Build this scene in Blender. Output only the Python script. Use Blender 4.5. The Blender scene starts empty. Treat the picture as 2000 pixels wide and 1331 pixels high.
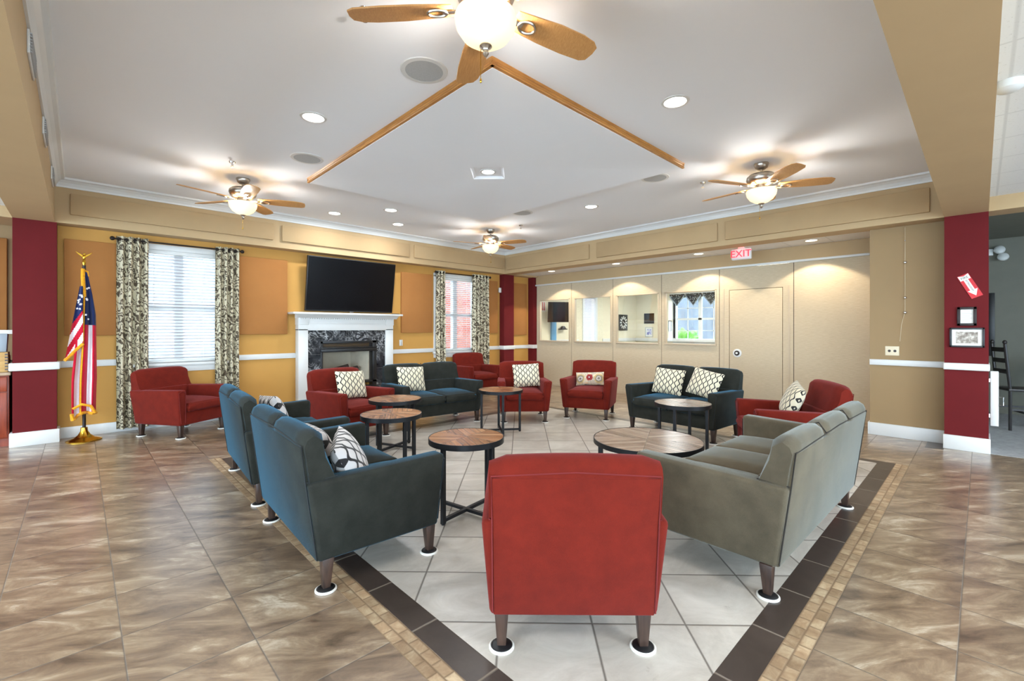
import bpy, bmesh, math, random
from mathutils import Vector, Matrix
random.seed(7)
PI = math.pi
sc = bpy.context.scene
C = sc.collection
# ------------------------------------------------------------------ camera, world, exposure
CAMH = 1.4
TH = math.radians(46.15)
cd = bpy.data.cameras.new('camera'); cam = bpy.data.objects.new('camera', cd); C.objects.link(cam)
cam.location = (0, 0, CAMH); cam.rotation_euler = (PI/2, 0, TH - PI/2)
cd.sensor_width = 36; cd.lens = 880/2000*36; cd.shift_y = -0.01125; cd.clip_start = 0.05
sc.camera = cam
vs = sc.view_settings
vs.view_transform = 'Standard'; vs.look = 'None'; vs.gamma = 1; vs.exposure = 0.62; vs.use_curve_mapping = False
w = bpy.data.worlds.new('sky'); sc.world = w; w.use_nodes = True
bg = w.node_tree.nodes['Background']; bg.inputs[0].default_value = (0.62, 0.82, 1.0, 1); bg.inputs[1].default_value = 8.5
P_DOWN = 14.0      # each recessed downlight in the tray ceiling
P_FAN = 54.0       # bulbs in each fan bowl
P_WASH = 44.0      # soffit wall washers
P_FILL = 46.0      # soft fill lamps added in the unseen side ceilings
WARM = (1.0, 0.86, 0.66); NEUT = (0.92, 0.96, 1.0)

# ------------------------------------------------------------------ material helper
def L(r, g, b):
    f = lambda c: (c/255/12.92) if c/255 <= .04045 else ((c/255+.055)/1.055)**2.4
    return (f(r), f(g), f(b), 1)
class G:
    def __init__(s, name):
        s.m = bpy.data.materials.new(name); s.m.use_nodes = True
        s.t = s.m.node_tree; s.b = s.t.nodes['Principled BSDF']
    def n(s, typ, ins=None, **kw):
        nd = s.t.nodes.new('ShaderNode'+typ)
        for k, v in kw.items(): setattr(nd, k, v)
        for k, v in (ins or {}).items(): s.set(nd.inputs[k], v)
        return nd
    def set(s, sock, v):
        if isinstance(v, bpy.types.NodeSocket): s.t.links.new(v, sock)
        else: sock.default_value = v
    def math(s, op, a, b=0.0, c=0.0, clamp=False):
        return s.n('Math', {0: a, 1: b, 2: c}, operation=op, use_clamp=clamp).outputs[0]
    def mix(s, f, a, b, bt='MIX'):
        return s.n('MixRGB', {0: f, 1: a, 2: b}, blend_type=bt).outputs[0]
    def ramp(s, f, stops, interp='LINEAR'):
        r = s.n('ValToRGB', {0: f}); cr = r.color_ramp; cr.interpolation = interp
        while len(cr.elements) < len(stops): cr.elements.new(.5)
        for e, (p, c) in zip(cr.elements, stops):
            e.position = p; e.color = c if hasattr(c, '__len__') else (c, c, c, 1)
        return r.outputs[0]
    def co(s): return s.n('TexCoord').outputs['Object']
    def map(s, v, loc=(0, 0, 0), rot=(0, 0, 0), sc=(1, 1, 1)):
        return s.n('Mapping', {0: v, 1: loc, 2: rot, 3: sc}).outputs[0]
    def noise(s, v, scale, detail=3, rough=.55, dist=0, out=0):
        return s.n('TexNoise', {'Vector': v, 'Scale': scale, 'Detail': detail, 'Roughness': rough, 'Distortion': dist}).outputs[out]
    def sep(s, v): return s.n('SeparateXYZ', {0: v}).outputs
    def comb(s, x, y, z=0.0): return s.n('CombineXYZ', {0: x, 1: y, 2: z}).outputs[0]
    def white(s, v): return s.n('TexWhiteNoise', {0: v}, noise_dimensions='3D').outputs[0]
    def bump(s, h, st=.2, d=.01):
        s.set(s.b.inputs['Normal'], s.n('Bump', {'Height': h, 'Strength': st, 'Distance': d}).outputs[0])
    def out(s, col=None, rough=.6, metal=0., sheen=0., spec=.5, emit=None, es=1., alpha=None, trans=None):
        b = s.b.inputs
        if col is not None: s.set(b['Base Color'], col)
        s.set(b['Roughness'], rough); s.set(b['Metallic'], metal); s.set(b['Sheen Weight'], sheen); s.set(b['Specular IOR Level'], spec)
        if emit is not None: s.set(b['Emission Color'], emit); s.set(b['Emission Strength'], es)
        if trans is not None: s.set(b['Transmission Weight'], trans)
        return s.m
def plain(name, rgb, rough=.6, metal=0., var=.06, sc_=6., bump=0., **k):
    g = G(name); c = L(*rgb); n = g.noise(g.co(), sc_, 4)
    col = g.mix(g.ramp(n, [(.3, 0.), (.7, 1.)]), tuple(x*(1-var) for x in c[:3])+(1,), tuple(min(1, x*(1+var)) for x in c[:3])+(1,))
    if bump: g.bump(g.noise(g.co(), sc_*25, 3), bump, .004)
    return g.out(col, rough, metal, **k)
def glow(name, rgb, es):
    g = G(name); return g.out(L(*rgb), .5, emit=L(*rgb), es=es)
def fabric(name, rgb, var=.18, mott=9., sheen=.35, weave=420., rough=.95, tint=(1, 1, 1), shr=.4):
    g = G(name); co = g.co(); c = L(*rgb)
    n = g.noise(co, mott, 4, .6); n2 = g.noise(co, weave, 2, .7)
    f = g.math('ADD', g.math('MULTIPLY', n, .6), g.math('MULTIPLY', n2, .4))
    col = g.mix(g.ramp(f, [(.36, 0.), (.64, 1.)]), tuple(x*(1-var) for x in c[:3])+(1,), tuple(x*(1+var) for x in c[:3])+(1,))
    g.bump(n2, .35, .003)
    g.b.inputs['Sheen Roughness'].default_value = shr; g.b.inputs['Sheen Tint'].default_value = tuple(tint)+(1,)
    return g.out(col, rough, sheen=sheen, spec=.2)

def wood(name, a, b, scale=3., stretch=(1, 12, 12), rough=.4, coat=0.):
    g = G(name); v = g.map(g.co(), sc=stretch); n = g.noise(v, scale, 5, .6, .6)
    g.b.inputs['Coat Weight'].default_value = coat
    return g.out(g.ramp(n, [(.3, L(*a)), (.7, L(*b))]), rough)

M = {}
M['gold'] = plain('gold_wall_paint', (194, 144, 70), .75, var=.03, sc_=2)
M['tan'] = plain('tan_paint', (184, 156, 116), .75, var=.03, sc_=2)
M['ochre'] = plain('ochre_paint', (152, 125, 88), .75, var=.03, sc_=2)
M['maroon'] = plain('maroon_paint', (98, 27, 29), .8, var=.06, sc_=3, spec=.15)
M['white'] = plain('white_trim_paint', (214, 214, 211), .35, var=.01)
M['ceil'] = plain('ceiling_paint', (238, 240, 243), .9, var=.01, sc_=1)
M['cream'] = plain('cream_paint', (226, 216, 190), .8, var=.02)
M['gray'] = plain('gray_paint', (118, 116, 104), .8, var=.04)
M['panel'] = fabric('tan_panel_cloth', (166, 112, 62), .05, 2, 0., 500)
M['bpanel'] = fabric('beige_panel_cloth', (178, 150, 112), .05, 2, 0., 500)
def part_cloth():
    g = G('partition_cloth'); v = g.map(g.co(), sc=(1, 2, 40)); n = g.noise(v, 6, 4, .7)
    g.bump(n, .15, .003)
    return g.out(g.ramp(n, [(.3, L(184, 166, 138)), (.7, L(206, 190, 162))]), .85)
M['part'] = part_cloth()
M['ptrim'] = plain('partition_trim', (190, 172, 146), .5, var=.02)
M['shadowgap'] = plain('dark_gap', (60, 50, 42), .8)
M['red'] = fabric('red_upholstery', (104, 27, 15), .18, 10, .2, tint=(.9, .32, .36))
M['char'] = fabric('charcoal_upholstery', (42, 43, 38), .28, 8, .55, tint=(.12, .46, .76), shr=.25)
M['taupe'] = fabric('taupe_velvet', (92, 83, 67), .28, 5, .6, tint=(.74, .86, .86), shr=.3)
M['redpipe'] = plain('dark_red_piping', (110, 26, 24), .9)
M['charpipe'] = plain('dark_charcoal_piping', (34, 38, 40), .9)
M['taupepipe'] = plain('black_piping', (40, 36, 32), .9)
M['leg'] = wood('dark_leg_wood', (40, 28, 24), (78, 58, 48), 4, (8, 8, 1), .35)
M['black'] = plain('black_plastic', (22, 22, 24), .4)
M['rim'] = plain('black_iron', (34, 35, 38), .45, .5)
M['pad'] = plain('white_glide_ring', (225, 222, 214), .5)
M['nickel'] = plain('brushed_nickel', (176, 168, 158), .28, 1., sc_=30)
M['brass'] = plain('polished_brass', (212, 166, 60), .22, 1.)
M['chrome'] = plain('chrome', (215, 215, 215), .15, 1.)
M['iron'] = plain('bronze_rod', (44, 36, 34), .4, .6)
M['maple'] = wood('maple_blade_wood', (176, 122, 66), (200, 150, 92), 5, (3, 40, 40), .4)
M['oak'] = wood('oak_trim_wood', (160, 104, 46), (196, 140, 74), 4, (1.5, 1.5, 14), .4)
M['cherry'] = wood('cherry_cabinet_wood', (120, 44, 24), (158, 68, 38), 3, (10, 10, 1), .35)
M['crate'] = wood('pale_crate_wood', (176, 134, 74), (206, 166, 104), 3, (2, 10, 10), .6)
M['darkwood'] = wood('dark_chair_wood', (22, 18, 18), (44, 36, 34), 3, (8, 8, 1), .4)
M['bowl'] = glow('lit_bowl_glass', (255, 232, 184), .56)
M['lens'] = glow('lit_lens', (255, 250, 240), 9.0)
M['lens2'] = glow('lit_warm_lens', (255, 238, 208), 9.0)
M['grille'] = plain('speaker_grille', (176, 178, 178), .7, sc_=200, var=.1)
M['blind'] = plain('white_blind_slat', (214, 212, 216), .5)
M['counter'] = plain('beige_counter', (176, 150, 122), .35, sc_=30, var=.2)
M['bagpl'] = plain('gray_plastic', (150, 160, 168), .4)
M['paper'] = plain('white_paper', (226, 224, 216), .8)
M['ivory'] = plain('ivory_plastic', (222, 208, 178), .4)
M['stone'] = plain('firebox_liner', (190, 180, 160), .85, var=.08)
M['ash'] = plain('charred_log', (62, 50, 44), .95, var=.4, sc_=12)
M['fred'] = fabric('flag_red', (186, 22, 48), .08, 5, .2); M['fwhite'] = fabric('flag_white', (232, 228, 232), .05, 5, .2)
M['fblue'] = fabric('flag_navy', (28, 40, 84), .1, 5, .2); M['fgold'] = fabric('flag_gold_fringe', (226, 158, 36), .2, 40, .2)
M['signred'] = plain('sign_red', (200, 24, 36), .5); M['ink'] = plain('black_ink', (30, 28, 28), .6)
M['exitred'] = glow('exit_letter_glow', (250, 40, 56), 1.1)
M['leaf'] = plain('bush_leaf', (96, 150, 56), .6, var=.4, sc_=8)
M['brick'] = None
def brick():
    g = G('red_brick'); v = g.map(g.co(), rot=(PI/2, 0, 0))
    b = g.n('TexBrick', {'Vector': v, 'Color1': L(176, 88, 72), 'Color2': L(150, 66, 56), 'Mortar': L(190, 178, 168), 'Scale': 4.5, 'Mortar Size': .015})
    return g.out(b.outputs[0], .9)
M['brick'] = brick()
def pane():
    m = bpy.data.materials.new('clear_pane_glass'); m.use_nodes = True; t = m.node_tree; t.nodes.clear()
    o = t.nodes.new('ShaderNodeOutputMaterial'); mx = t.nodes.new('ShaderNodeMixShader'); tr = t.nodes.new('ShaderNodeBsdfTransparent'); gl = t.nodes.new('ShaderNodeBsdfGlossy')
    tr.inputs[0].default_value = (.96, .98, .97, 1); gl.inputs['Roughness'].default_value = .02; mx.inputs[0].default_value = .07
    t.links.new(tr.outputs[0], mx.inputs[1]); t.links.new(gl.outputs[0], mx.inputs[2]); t.links.new(mx.outputs[0], o.inputs[0]); return m
M['pane'] = pane()
def screen():
    g = G('black_screen'); n = g.noise(g.co(), 1.5, 2)
    return g.out(g.ramp(n, [(.3, L(6, 6, 8)), (.7, L(10, 10, 13))]), .22, spec=.3)
M['screen'] = screen()
def marble():
    g = G('black_marble'); co = g.co(); n = g.noise(co, 5, 6, .65, 1.8)
    v = g.math('ABSOLUTE', g.math('SUBTRACT', n, .5)); vein = g.ramp(v, [(0., 1.), (.03, .15), (.08, 0.)])
    m2 = g.ramp(g.noise(co, 2.2, 3), [(.42, 0.), (.62, 1.)])
    base = g.ramp(g.noise(co, 9, 4), [(.3, L(26, 27, 30)), (.75, L(62, 64, 68))])
    x, y, z = g.sep(co)
    gr = g.math('GREATER_THAN', g.math('PINGPONG', g.math('ADD', x, .03), .15), .147); gz = g.math('GREATER_THAN', g.math('PINGPONG', g.math('ADD', z, .095), .15), .147)
    c = g.mix(g.math('MULTIPLY', vein, m2), base, L(206, 208, 210))
    return g.out(g.mix(g.math('MULTIPLY', g.math('MAXIMUM', gr, gz), .6), c, L(110, 110, 108)), .12)
M['marble'] = marble()

# ---- floor tile materials (object coords = world coords: slabs are built in place)
def tile(name, ax, ay, sx, sy, rot, stops, grout, stretch, srot, scale, rough, tv=.12, gw=.003, dist=.8, bw=False, speck=0., spec=.45):
    g = G(name); co = g.co()
    v = g.map(co, rot=(0, 0, -rot)) if rot else co
    x, y, z = g.sep(v)
    u = g.math('DIVIDE', g.math('SUBTRACT', x, ax), sx); w_ = g.math('DIVIDE', g.math('SUBTRACT', y, ay), sy)
    if bw:   # running bond: every other course shifted half a stone
        u = g.math('ADD', u, g.math('MULTIPLY', g.math('FLOOR', w_), .5))
    idv = g.comb(g.math('FLOOR', u), g.math('FLOOR', w_), 3.7)
    rnd = g.white(idv)
    def edge(f, s):
        fr = g.math('FRACT', f); return g.math('MULTIPLY', g.math('MINIMUM', fr, g.math('SUBTRACT', 1., fr)), s)
    e = g.math('MINIMUM', edge(u, sx), edge(w_, sy))
    gm = g.ramp(e, [(0., 1.), (min(.99, gw), 1.), (min(1., gw*1.7), 0.)])
    off = g.n('VectorMath', {0: g.map(g.map(co, rot=(0, 0, srot)), sc=stretch), 1: g.n('VectorMath', {0: g.comb(rnd, g.math('MULTIPLY', rnd, 3.), 0.), 3: 7.}, operation='SCALE').outputs[0]}, operation='ADD').outputs[0]
    n = g.noise(off, scale, 9, .7, dist)
    n2 = g.noise(off, scale*.35, 2, .5)
    f = g.math('ADD', g.math('MULTIPLY', n, .72), g.math('MULTIPLY', n2, .28))
    col = g.ramp(f, stops)
    col = g.mix(1., col, g.ramp(rnd, [(0., 1-tv), (1., 1.)]), 'MULTIPLY')
    if speck:
        sp = g.ramp(g.noise(co, 7, 5, .75), [(.66, 0.), (.74, speck)])
        col = g.mix(sp, col, L(120, 104, 88))
    col = g.mix(gm, col, grout)
    hgt = g.math('ADD', g.math('MULTIPLY', g.math('SUBTRACT', 1., gm), 1.), g.math('MULTIPLY', n, .25))
    g.bump(hgt, .35, .003)
    if spec > .9: g.b.inputs['Coat Weight'].default_value = .5; g.b.inputs['Coat Roughness'].default_value = .2
    rr = g.math('ADD', g.math('MULTIPLY', gm, .4), rough)
    return g.out(col, rr, spec=spec)
brown = [(.36, L(78, 63, 50)), (.44, L(116, 96, 77)), (.50, L(136, 114, 92)), (.56, L(158, 137, 112)), (.64, L(200, 185, 163))]
M['tbrown'] = tile('brown_travertine_tile', .14, .07, .435, .4395, 0, brown, L(88, 80, 70), (.5, 1.5, 1), math.radians(38), 5.5, .31, .1, gw=.0024, dist=.6, spec=1.)
light = [(.3, L(164, 156, 144)), (.5, L(192, 185, 174)), (.68, L(214, 208, 198))]
M['tlight'] = tile('pale_floor_tile', .337, 2.145, .44, .4375, -PI/4, light, L(96, 88, 80), (1, 1.4, 1), .4, 2.6, .28, .06, speck=.35)
dk = [(.3, L(58, 49, 44)), (.7, L(78, 67, 60))]
M['tdarkx'] = tile('dark_border_tile', .553, .3, .437, .9, 0, dk, L(130, 118, 104), (1, 1, 1), 0, 5, .3, .12)
M['tdarky'] = tile('dark_border_tile_b', .3, .07, .95, .437, 0, dk, L(130, 118, 104), (1, 1, 1), 0, 5, .3, .12)
mos = [(.32, L(132, 104, 76)), (.48, L(168, 140, 108)), (.66, L(206, 184, 150))]
M['mosx'] = tile('stone_mosaic', .05, .509, .09, .053, 0, mos, L(120, 98, 74), (1, 1, 1), .3, 9, .5, .28, .0028, bw=True)
def mosaic_y():
    return tile('stone_mosaic_b', .05, -1.106, .09, .053, PI/2, mos, L(120, 98, 74), (1, 1, 1), .3, 9, .5, .28, .0028, bw=True)
M['mosy'] = mosaic_y()
M['carpet'] = fabric('gray_carpet', (150, 150, 150), .2, 14, .1, 300)
def layin():
    g = G('lay_in_ceiling_tile'); co = g.co(); x, y, z = g.sep(co)
    ex = g.math('PINGPONG', g.math('SUBTRACT', x, 3.46), .285); ey = g.math('PINGPONG', g.math('ADD', y, .12), .285)
    ln = g.ramp(g.math('MINIMUM', ex, ey), [(.0, 1.), (.006, 1.), (.01, 0.)])
    sp = g.ramp(g.noise(co, 60, 4, .8), [(.6, 0.), (.68, .5)])
    c = g.mix(sp, L(224, 224, 222), L(150, 146, 140))
    return g.out(g.mix(g.math('MULTIPLY', ln, .35), c, L(170, 170, 168)), .9)
M['layin'] = layin()
def ogee(name='ogee_pillow_print', ux=24., zf=70., amp=.27, l0=.066, l1=.086, base=(226, 216, 188)):
    g = G(name); x, y, z = g.sep(g.co())
    wob = g.math('MULTIPLY', g.math('SINE', g.math('MULTIPLY', z, zf)), amp)
    u = g.math('MULTIPLY', x, ux)
    def fam(a, sgn):
        q = g.math('ADD', g.math('ADD', u, a), g.math('MULTIPLY', wob, sgn)); fr = g.math('FRACT', g.math('MULTIPLY', q, .5))
        return g.math('MINIMUM', fr, g.math('SUBTRACT', 1., fr))
    d = g.math('MINIMUM', fam(0., 1.), fam(1., -1.))
    ln = g.ramp(d, [(0., 1.), (l0, 1.), (l1, 0.)])
    c = g.mix(ln, L(*base), L(28, 25, 26)); g.bump(g.noise(g.co(), 300, 2), .2, .002)
    return g.out(c, .85, sheen=.2)
M['ogee'] = ogee(); M['ogeebold'] = ogee('bold_ogee_pillow_print', 20., 58., .33, .085, .11, (206, 202, 200))
def floral():
    g = G('floral_pillow_print'); co = g.co(); x, y, z = g.sep(co)
    def ring(cx, cz, r, inv=1.):
        d = g.math('SQRT', g.math('ADD', g.math('POWER', g.math('SUBTRACT', x, cx), 2.), g.math('POWER', g.math('SUBTRACT', z, cz), 2.)))
        return g.math('ADD', g.math('DIVIDE', d, r), g.math('MULTIPLY', g.noise(co, 28, 2), .5))
    base = g.ramp(g.noise(co, 16, 3, .6, 1.5), [(.3, L(120, 112, 108)), (.45, L(196, 182, 160)), (.6, L(226, 206, 168)), (.75, L(206, 138, 84))])
    k = L(226, 206, 168)
    f = ring(0., 0.01, .06)
    c = g.mix(g.ramp(f, [(0., 1.), (1.15, 1.), (1.2, 0.)]) if False else g.ramp(g.math('MULTIPLY', f, .5), [(.55, 1.), (.6, 0.)]), base, g.ramp(g.math('MULTIPLY', f, .5), [(.18, L(240, 236, 230)), (.22, L(120, 20, 26)), (.5, L(150, 36, 36))]))
    for cx in (-.15, .15):
        f = g.math('MULTIPLY', ring(cx, -.01, .075), .5)
        c = g.mix(g.ramp(f, [(.6, 1.), (.65, 0.)]), c, g.ramp(f, [(.2, L(96, 88, 86)), (.34, L(206, 196, 178)), (.42, L(110, 102, 98)), (.56, L(196, 168, 110))]))
    return g.out(c, .85, sheen=.2)
M['floral'] = floral()
def curtain():
    g = G('leaf_curtain_print'); co = g.co()
    v = g.n('VectorMath', {0: g.map(co, sc=(1, .4, .75)), 1: g.n('VectorMath', {0: g.noise(co, 7, 2, .5, 0, 1), 3: .16}, operation='SCALE').outputs[0]}, operation='ADD').outputs[0]
    wv = g.n('TexWave', {'Vector': v, 'Scale': 9.5, 'Distortion': 9., 'Detail': 1.5, 'Detail Scale': 1.6}, wave_type='BANDS', bands_direction='DIAGONAL').outputs[1]
    c = g.mix(g.ramp(wv, [(.30, 1.), (.44, 0.)]), L(206, 196, 168), L(88, 76, 60))
    return g.out(c, .85)
M['curtain'] = curtain()
def planks(name, a, b, c2):
    g = G(name); co = g.co(); x, y, z = g.sep(co)
    ax, ay = g.math('ABSOLUTE', x), g.math('ABSOLUTE', y)
    # chevron: mirrored diagonal planks in four quadrants
    p = g.math('MULTIPLY', g.math('ADD', g.math('MULTIPLY', ax, .9), g.math('MULTIPLY', ay, -.55)), 19.)
    q = g.math('ADD', g.math('MULTIPLY', ax, .55), g.math('MULTIPLY', ay, .9))
    sgx = g.math('SIGN', x); sgy = g.math('SIGN', y)
    idv = g.comb(g.math('FLOOR', p), g.math('ADD', sgx, g.math('MULTIPLY', sgy, 3.)), 1.3); r = g.white(idv)
    fr = g.math('FRACT', p); e = g.math('MINIMUM', fr, g.math('SUBTRACT', 1., fr)); em = g.math('MINIMUM', ax, ay)
    line = g.math('MAXIMUM', g.ramp(e, [(.02, 1.), (.06, 0.)]), g.ramp(g.math('MULTIPLY', em, 20.), [(.03, 1.), (.07, 0.)]))
    n = g.noise(g.comb(g.math('MULTIPLY', p, .55), g.math('MULTIPLY', q, 1.3), r), 4.5, 5, .65)
    col = g.mix(.45, g.ramp(r, [(.0, L(*a)), (.5, L(*b)), (1., L(*c2))]), g.ramp(n, [(.3, L(*a)), (.7, L(*c2))]))
    g.bump(g.math('SUBTRACT', 1., line), .3, .002)
    return g.out(g.mix(g.math('MULTIPLY', line, .7), col, L(58, 38, 28)), .26)
M['plank'] = planks('reclaimed_plank_top', (104, 62, 38), (156, 100, 64), (196, 150, 112))
M['plank2'] = planks('gray_plank_top', (92, 66, 52), (142, 112, 94), (186, 166, 150))
def photo():
    g = G('faded_aerial_print'); x, y, z = g.sep(g.co())
    n = g.noise(g.co(), 30, 5)
    return g.out(g.ramp(n, [(.35, L(112, 100, 88)), (.5, L(160, 150, 138)), (.65, L(206, 198, 186))]), .5)
M['photo'] = photo()
def art():
    g = G('violet_wash_print'); return g.out(g.ramp(g.noise(g.co(), 9, 3), [(.42, L(226, 228, 230)), (.55, L(150, 150, 206)), (.65, L(96, 90, 150))]), .6)
M['art'] = art()
def valcloth():
    g = G('dark_patterned_valance'); v = g.n('TexVoronoi', {'Vector': g.co(), 'Scale': 22.}).outputs[0]
    return g.out(g.ramp(v, [(.28, L(170, 176, 172)), (.36, L(36, 42, 46))]), .85)
M['valance'] = valcloth()

# ------------------------------------------------------------------ mesh helper
class B:
    def __init__(s): s.bm = bmesh.new()
    def add(s, t, bev=0., seg=3, mi=0, mat4=None, ang=None):
        if bev > 0:
            es = t.edges[:] if ang is None else [e for e in t.edges if len(e.link_faces) == 2 and e.calc_face_angle(0) > ang]
            bmesh.ops.bevel(t, geom=es, offset=bev, segments=seg, profile=.5, affect='EDGES', clamp_overlap=True)
        if mat4 is not None: bmesh.ops.transform(t, matrix=mat4, verts=t.verts[:])
        bmesh.ops.recalc_face_normals(t, faces=t.faces[:])
        for f in t.faces: f.material_index = mi
        me = bpy.data.meshes.new('tmp'); t.to_mesh(me); t.free(); s.bm.from_mesh(me); bpy.data.meshes.remove(me)
        return s
    def hexa(s, p, bev=0., seg=3, mi=0, mat4=None):
        t = bmesh.new(); v = [t.verts.new(q) for q in p]
        for f in ((0, 3, 2, 1), (4, 5, 6, 7), (0, 1, 5, 4), (1, 2, 6, 5), (2, 3, 7, 6), (3, 0, 4, 7)): t.faces.new([v[i] for i in f])
        return s.add(t, bev, seg, mi, mat4)
    def box(s, x0, x1, y0, y1, z0, z1, bev=0., seg=2, mi=0, mat4=None):
        return s.hexa([(x0, y0, z0), (x1, y0, z0), (x1, y1, z0), (x0, y1, z0), (x0, y0, z1), (x1, y0, z1), (x1, y1, z1), (x0, y1, z1)], bev, seg, mi, mat4)
    def cyl(s, p0, p1, r0, r1=None, n=20, mi=0, bev=0.):
        r1 = r0 if r1 is None else r1; p0 = Vector(p0); p1 = Vector(p1); d = p1-p0
        t = bmesh.new(); bmesh.ops.create_cone(t, cap_ends=True, segments=n, radius1=r0, radius2=r1, depth=d.length)
        m = Matrix.Translation((p0+p1)/2) @ d.to_track_quat('Z', 'Y').to_matrix().to_4x4()
        return s.add(t, bev, 2, mi, m, ang=.6)
    def tube(s, pts, r, n=8, mi=0):
        pts = [Vector(p) for p in pts]; t = bmesh.new(); rings = []
        for i, p in enumerate(pts):
            d = (pts[min(i+1, len(pts)-1)]-pts[max(i-1, 0)]).normalized(); q = d.to_track_quat('Z', 'Y')
            rings.append([t.verts.new(p + q @ Vector((r*math.cos(2*PI*k/n), r*math.sin(2*PI*k/n), 0))) for k in range(n)])
        for a, b in zip(rings, rings[1:]):
            for k in range(n): t.faces.new((a[k], a[(k+1) % n], b[(k+1) % n], b[k]))
        t.faces.new(rings[0]); t.faces.new(rings[-1])
        return s.add(t, 0, 1, mi)
    def lathe(s, prof, c=(0, 0, 0), n=32, mi=0, cap=False):
        t = bmesh.new(); rings = []
        for r, z in prof:
            if r < 1e-5: rings.append([t.verts.new((c[0], c[1], c[2]+z))])
            else: rings.append([t.verts.new((c[0]+r*math.cos(2*PI*k/n), c[1]+r*math.sin(2*PI*k/n), c[2]+z)) for k in range(n)])
        for a, b in zip(rings, rings[1:]):
            for k in range(n):
                k2 = (k+1) % n
                if len(a) == 1 and len(b) > 1: t.faces.new((a[0], b[k], b[k2]))
                elif len(b) == 1 and len(a) > 1: t.faces.new((a[k], a[k2], b[0]))
                elif len(a) > 1: t.faces.new((a[k], a[k2], b[k2], b[k]))
        return s.add(t, 0, 1, mi)
    def ball(s, c, r, sx=1, sy=1, sz=1, n=16, mi=0, mat4=None):
        t = bmesh.new(); bmesh.ops.create_uvsphere(t, u_segments=n, v_segments=n//2, radius=r)
        m = Matrix.Translation(c) @ Matrix.Diagonal((sx, sy, sz, 1)); return s.add(t, 0, 1, mi, (mat4 @ m) if mat4 is not None else m)
    def prism(s, poly, f, a, b, mi=0, bev=0., seg=2):
        # poly: list of 2-D points; f(p, t) -> 3-D point
        t = bmesh.new(); va = [t.verts.new(f(p, a)) for p in poly]; vb = [t.verts.new(f(p, b)) for p in poly]; n = len(poly)
        t.faces.new(va); t.faces.new(vb[::-1])
        for i in range(n): t.faces.new((va[i], va[(i+1) % n], vb[(i+1) % n], vb[i]))
        return s.add(t, bev, seg, mi)
    def grid(s, fn, nu, nv, mi=0, closed=False, mif=None):
        t = bmesh.new(); vv = [[t.verts.new(fn(i/nu, j/nv)) for i in range(nu+1)] for j in range(nv+1)]
        for j in range(nv):
            for i in range(nu): t.faces.new((vv[j][i], vv[j][i+1], vv[j+1][i+1], vv[j+1][i]))
        if mif is None: return s.add(t, 0, 1, mi)
        ids = [mif((i+.5)/nu, (j+.5)/nv) for j in range(nv) for i in range(nu)]
        for f, k in zip(t.faces, ids): f.material_index = k
        me = bpy.data.meshes.new('tmp'); t.to_mesh(me); t.free(); s.bm.from_mesh(me); bpy.data.meshes.remove(me); return s
    def done(s, name, mats, parent=None, smooth=True, ang=40):
        me = bpy.data.meshes.new(name); s.bm.to_mesh(me); s.bm.free()
        for m in (mats if isinstance(mats, (list, tuple)) else [mats]): me.materials.append(M[m] if isinstance(m, str) else m)
        if smooth:
            me.shade_smooth(); me.set_sharp_from_angle(angle=math.radians(ang))
        o = bpy.data.objects.new(name, me); C.objects.link(o)
        if parent is not None: o.parent = parent
        return o
def tag(o, label, cat, group=None):
    o['label'] = label; o['category'] = cat
    if group: o['group'] = group
    return o
def thing(name, label, cat, loc=(0, 0, 0), rz=0., group=None, rot=None):
    o = bpy.data.objects.new(name, None); C.objects.link(o); o.location = loc; o.rotation_euler = rot if rot else (0, 0, rz); o.empty_display_size = .1
    return tag(o, label, cat, group)
def struct(o): o['kind'] = 'structure'; return o
def dup(src, loc, rz, label):
    def cp(o, par):
        c = o.copy(); C.objects.link(c)
        if par is not None: c.parent = par
        for ch in o.children: cp(ch, c)
        return c
    r = cp(src, None); r.location = loc; r.rotation_euler = (0, 0, rz); r['label'] = label; return r
def dup3(src, loc, rot, label):
    r = dup(src, loc, 0, label); r.rotation_euler = rot; return r
def lamp(kind, name, loc, power, col=NEUT, rot=(0, 0, 0), parent=None, **k):
    ld = bpy.data.lights.new(name, kind); ld.energy = power; ld.color = col
    for a, v in k.items(): setattr(ld, a, v)
    o = bpy.data.objects.new(name, ld); C.objects.link(o); o.location = loc; o.rotation_euler = rot
    if parent is not None: o.parent = parent
    return o
def text(body, size, mat, parent, loc, rot, ext=.001, name='lettering'):
    cu = bpy.data.curves.new(name, 'FONT'); cu.body = body; cu.size = size; cu.extrude = ext; cu.align_x = 'CENTER'; cu.align_y = 'CENTER'; cu.resolution_u = 3
    tmp = bpy.data.objects.new(name, cu); C.objects.link(tmp); dg = bpy.context.evaluated_depsgraph_get()
    me = bpy.data.meshes.new_from_object(tmp.evaluated_get(dg)); bpy.data.objects.remove(tmp); bpy.data.curves.remove(cu)
    me.materials.clear(); me.materials.append(M[mat]); o = bpy.data.objects.new(name, me); C.objects.link(o)
    o.parent = parent; o.location = loc; o.rotation_euler = rot; return o

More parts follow.
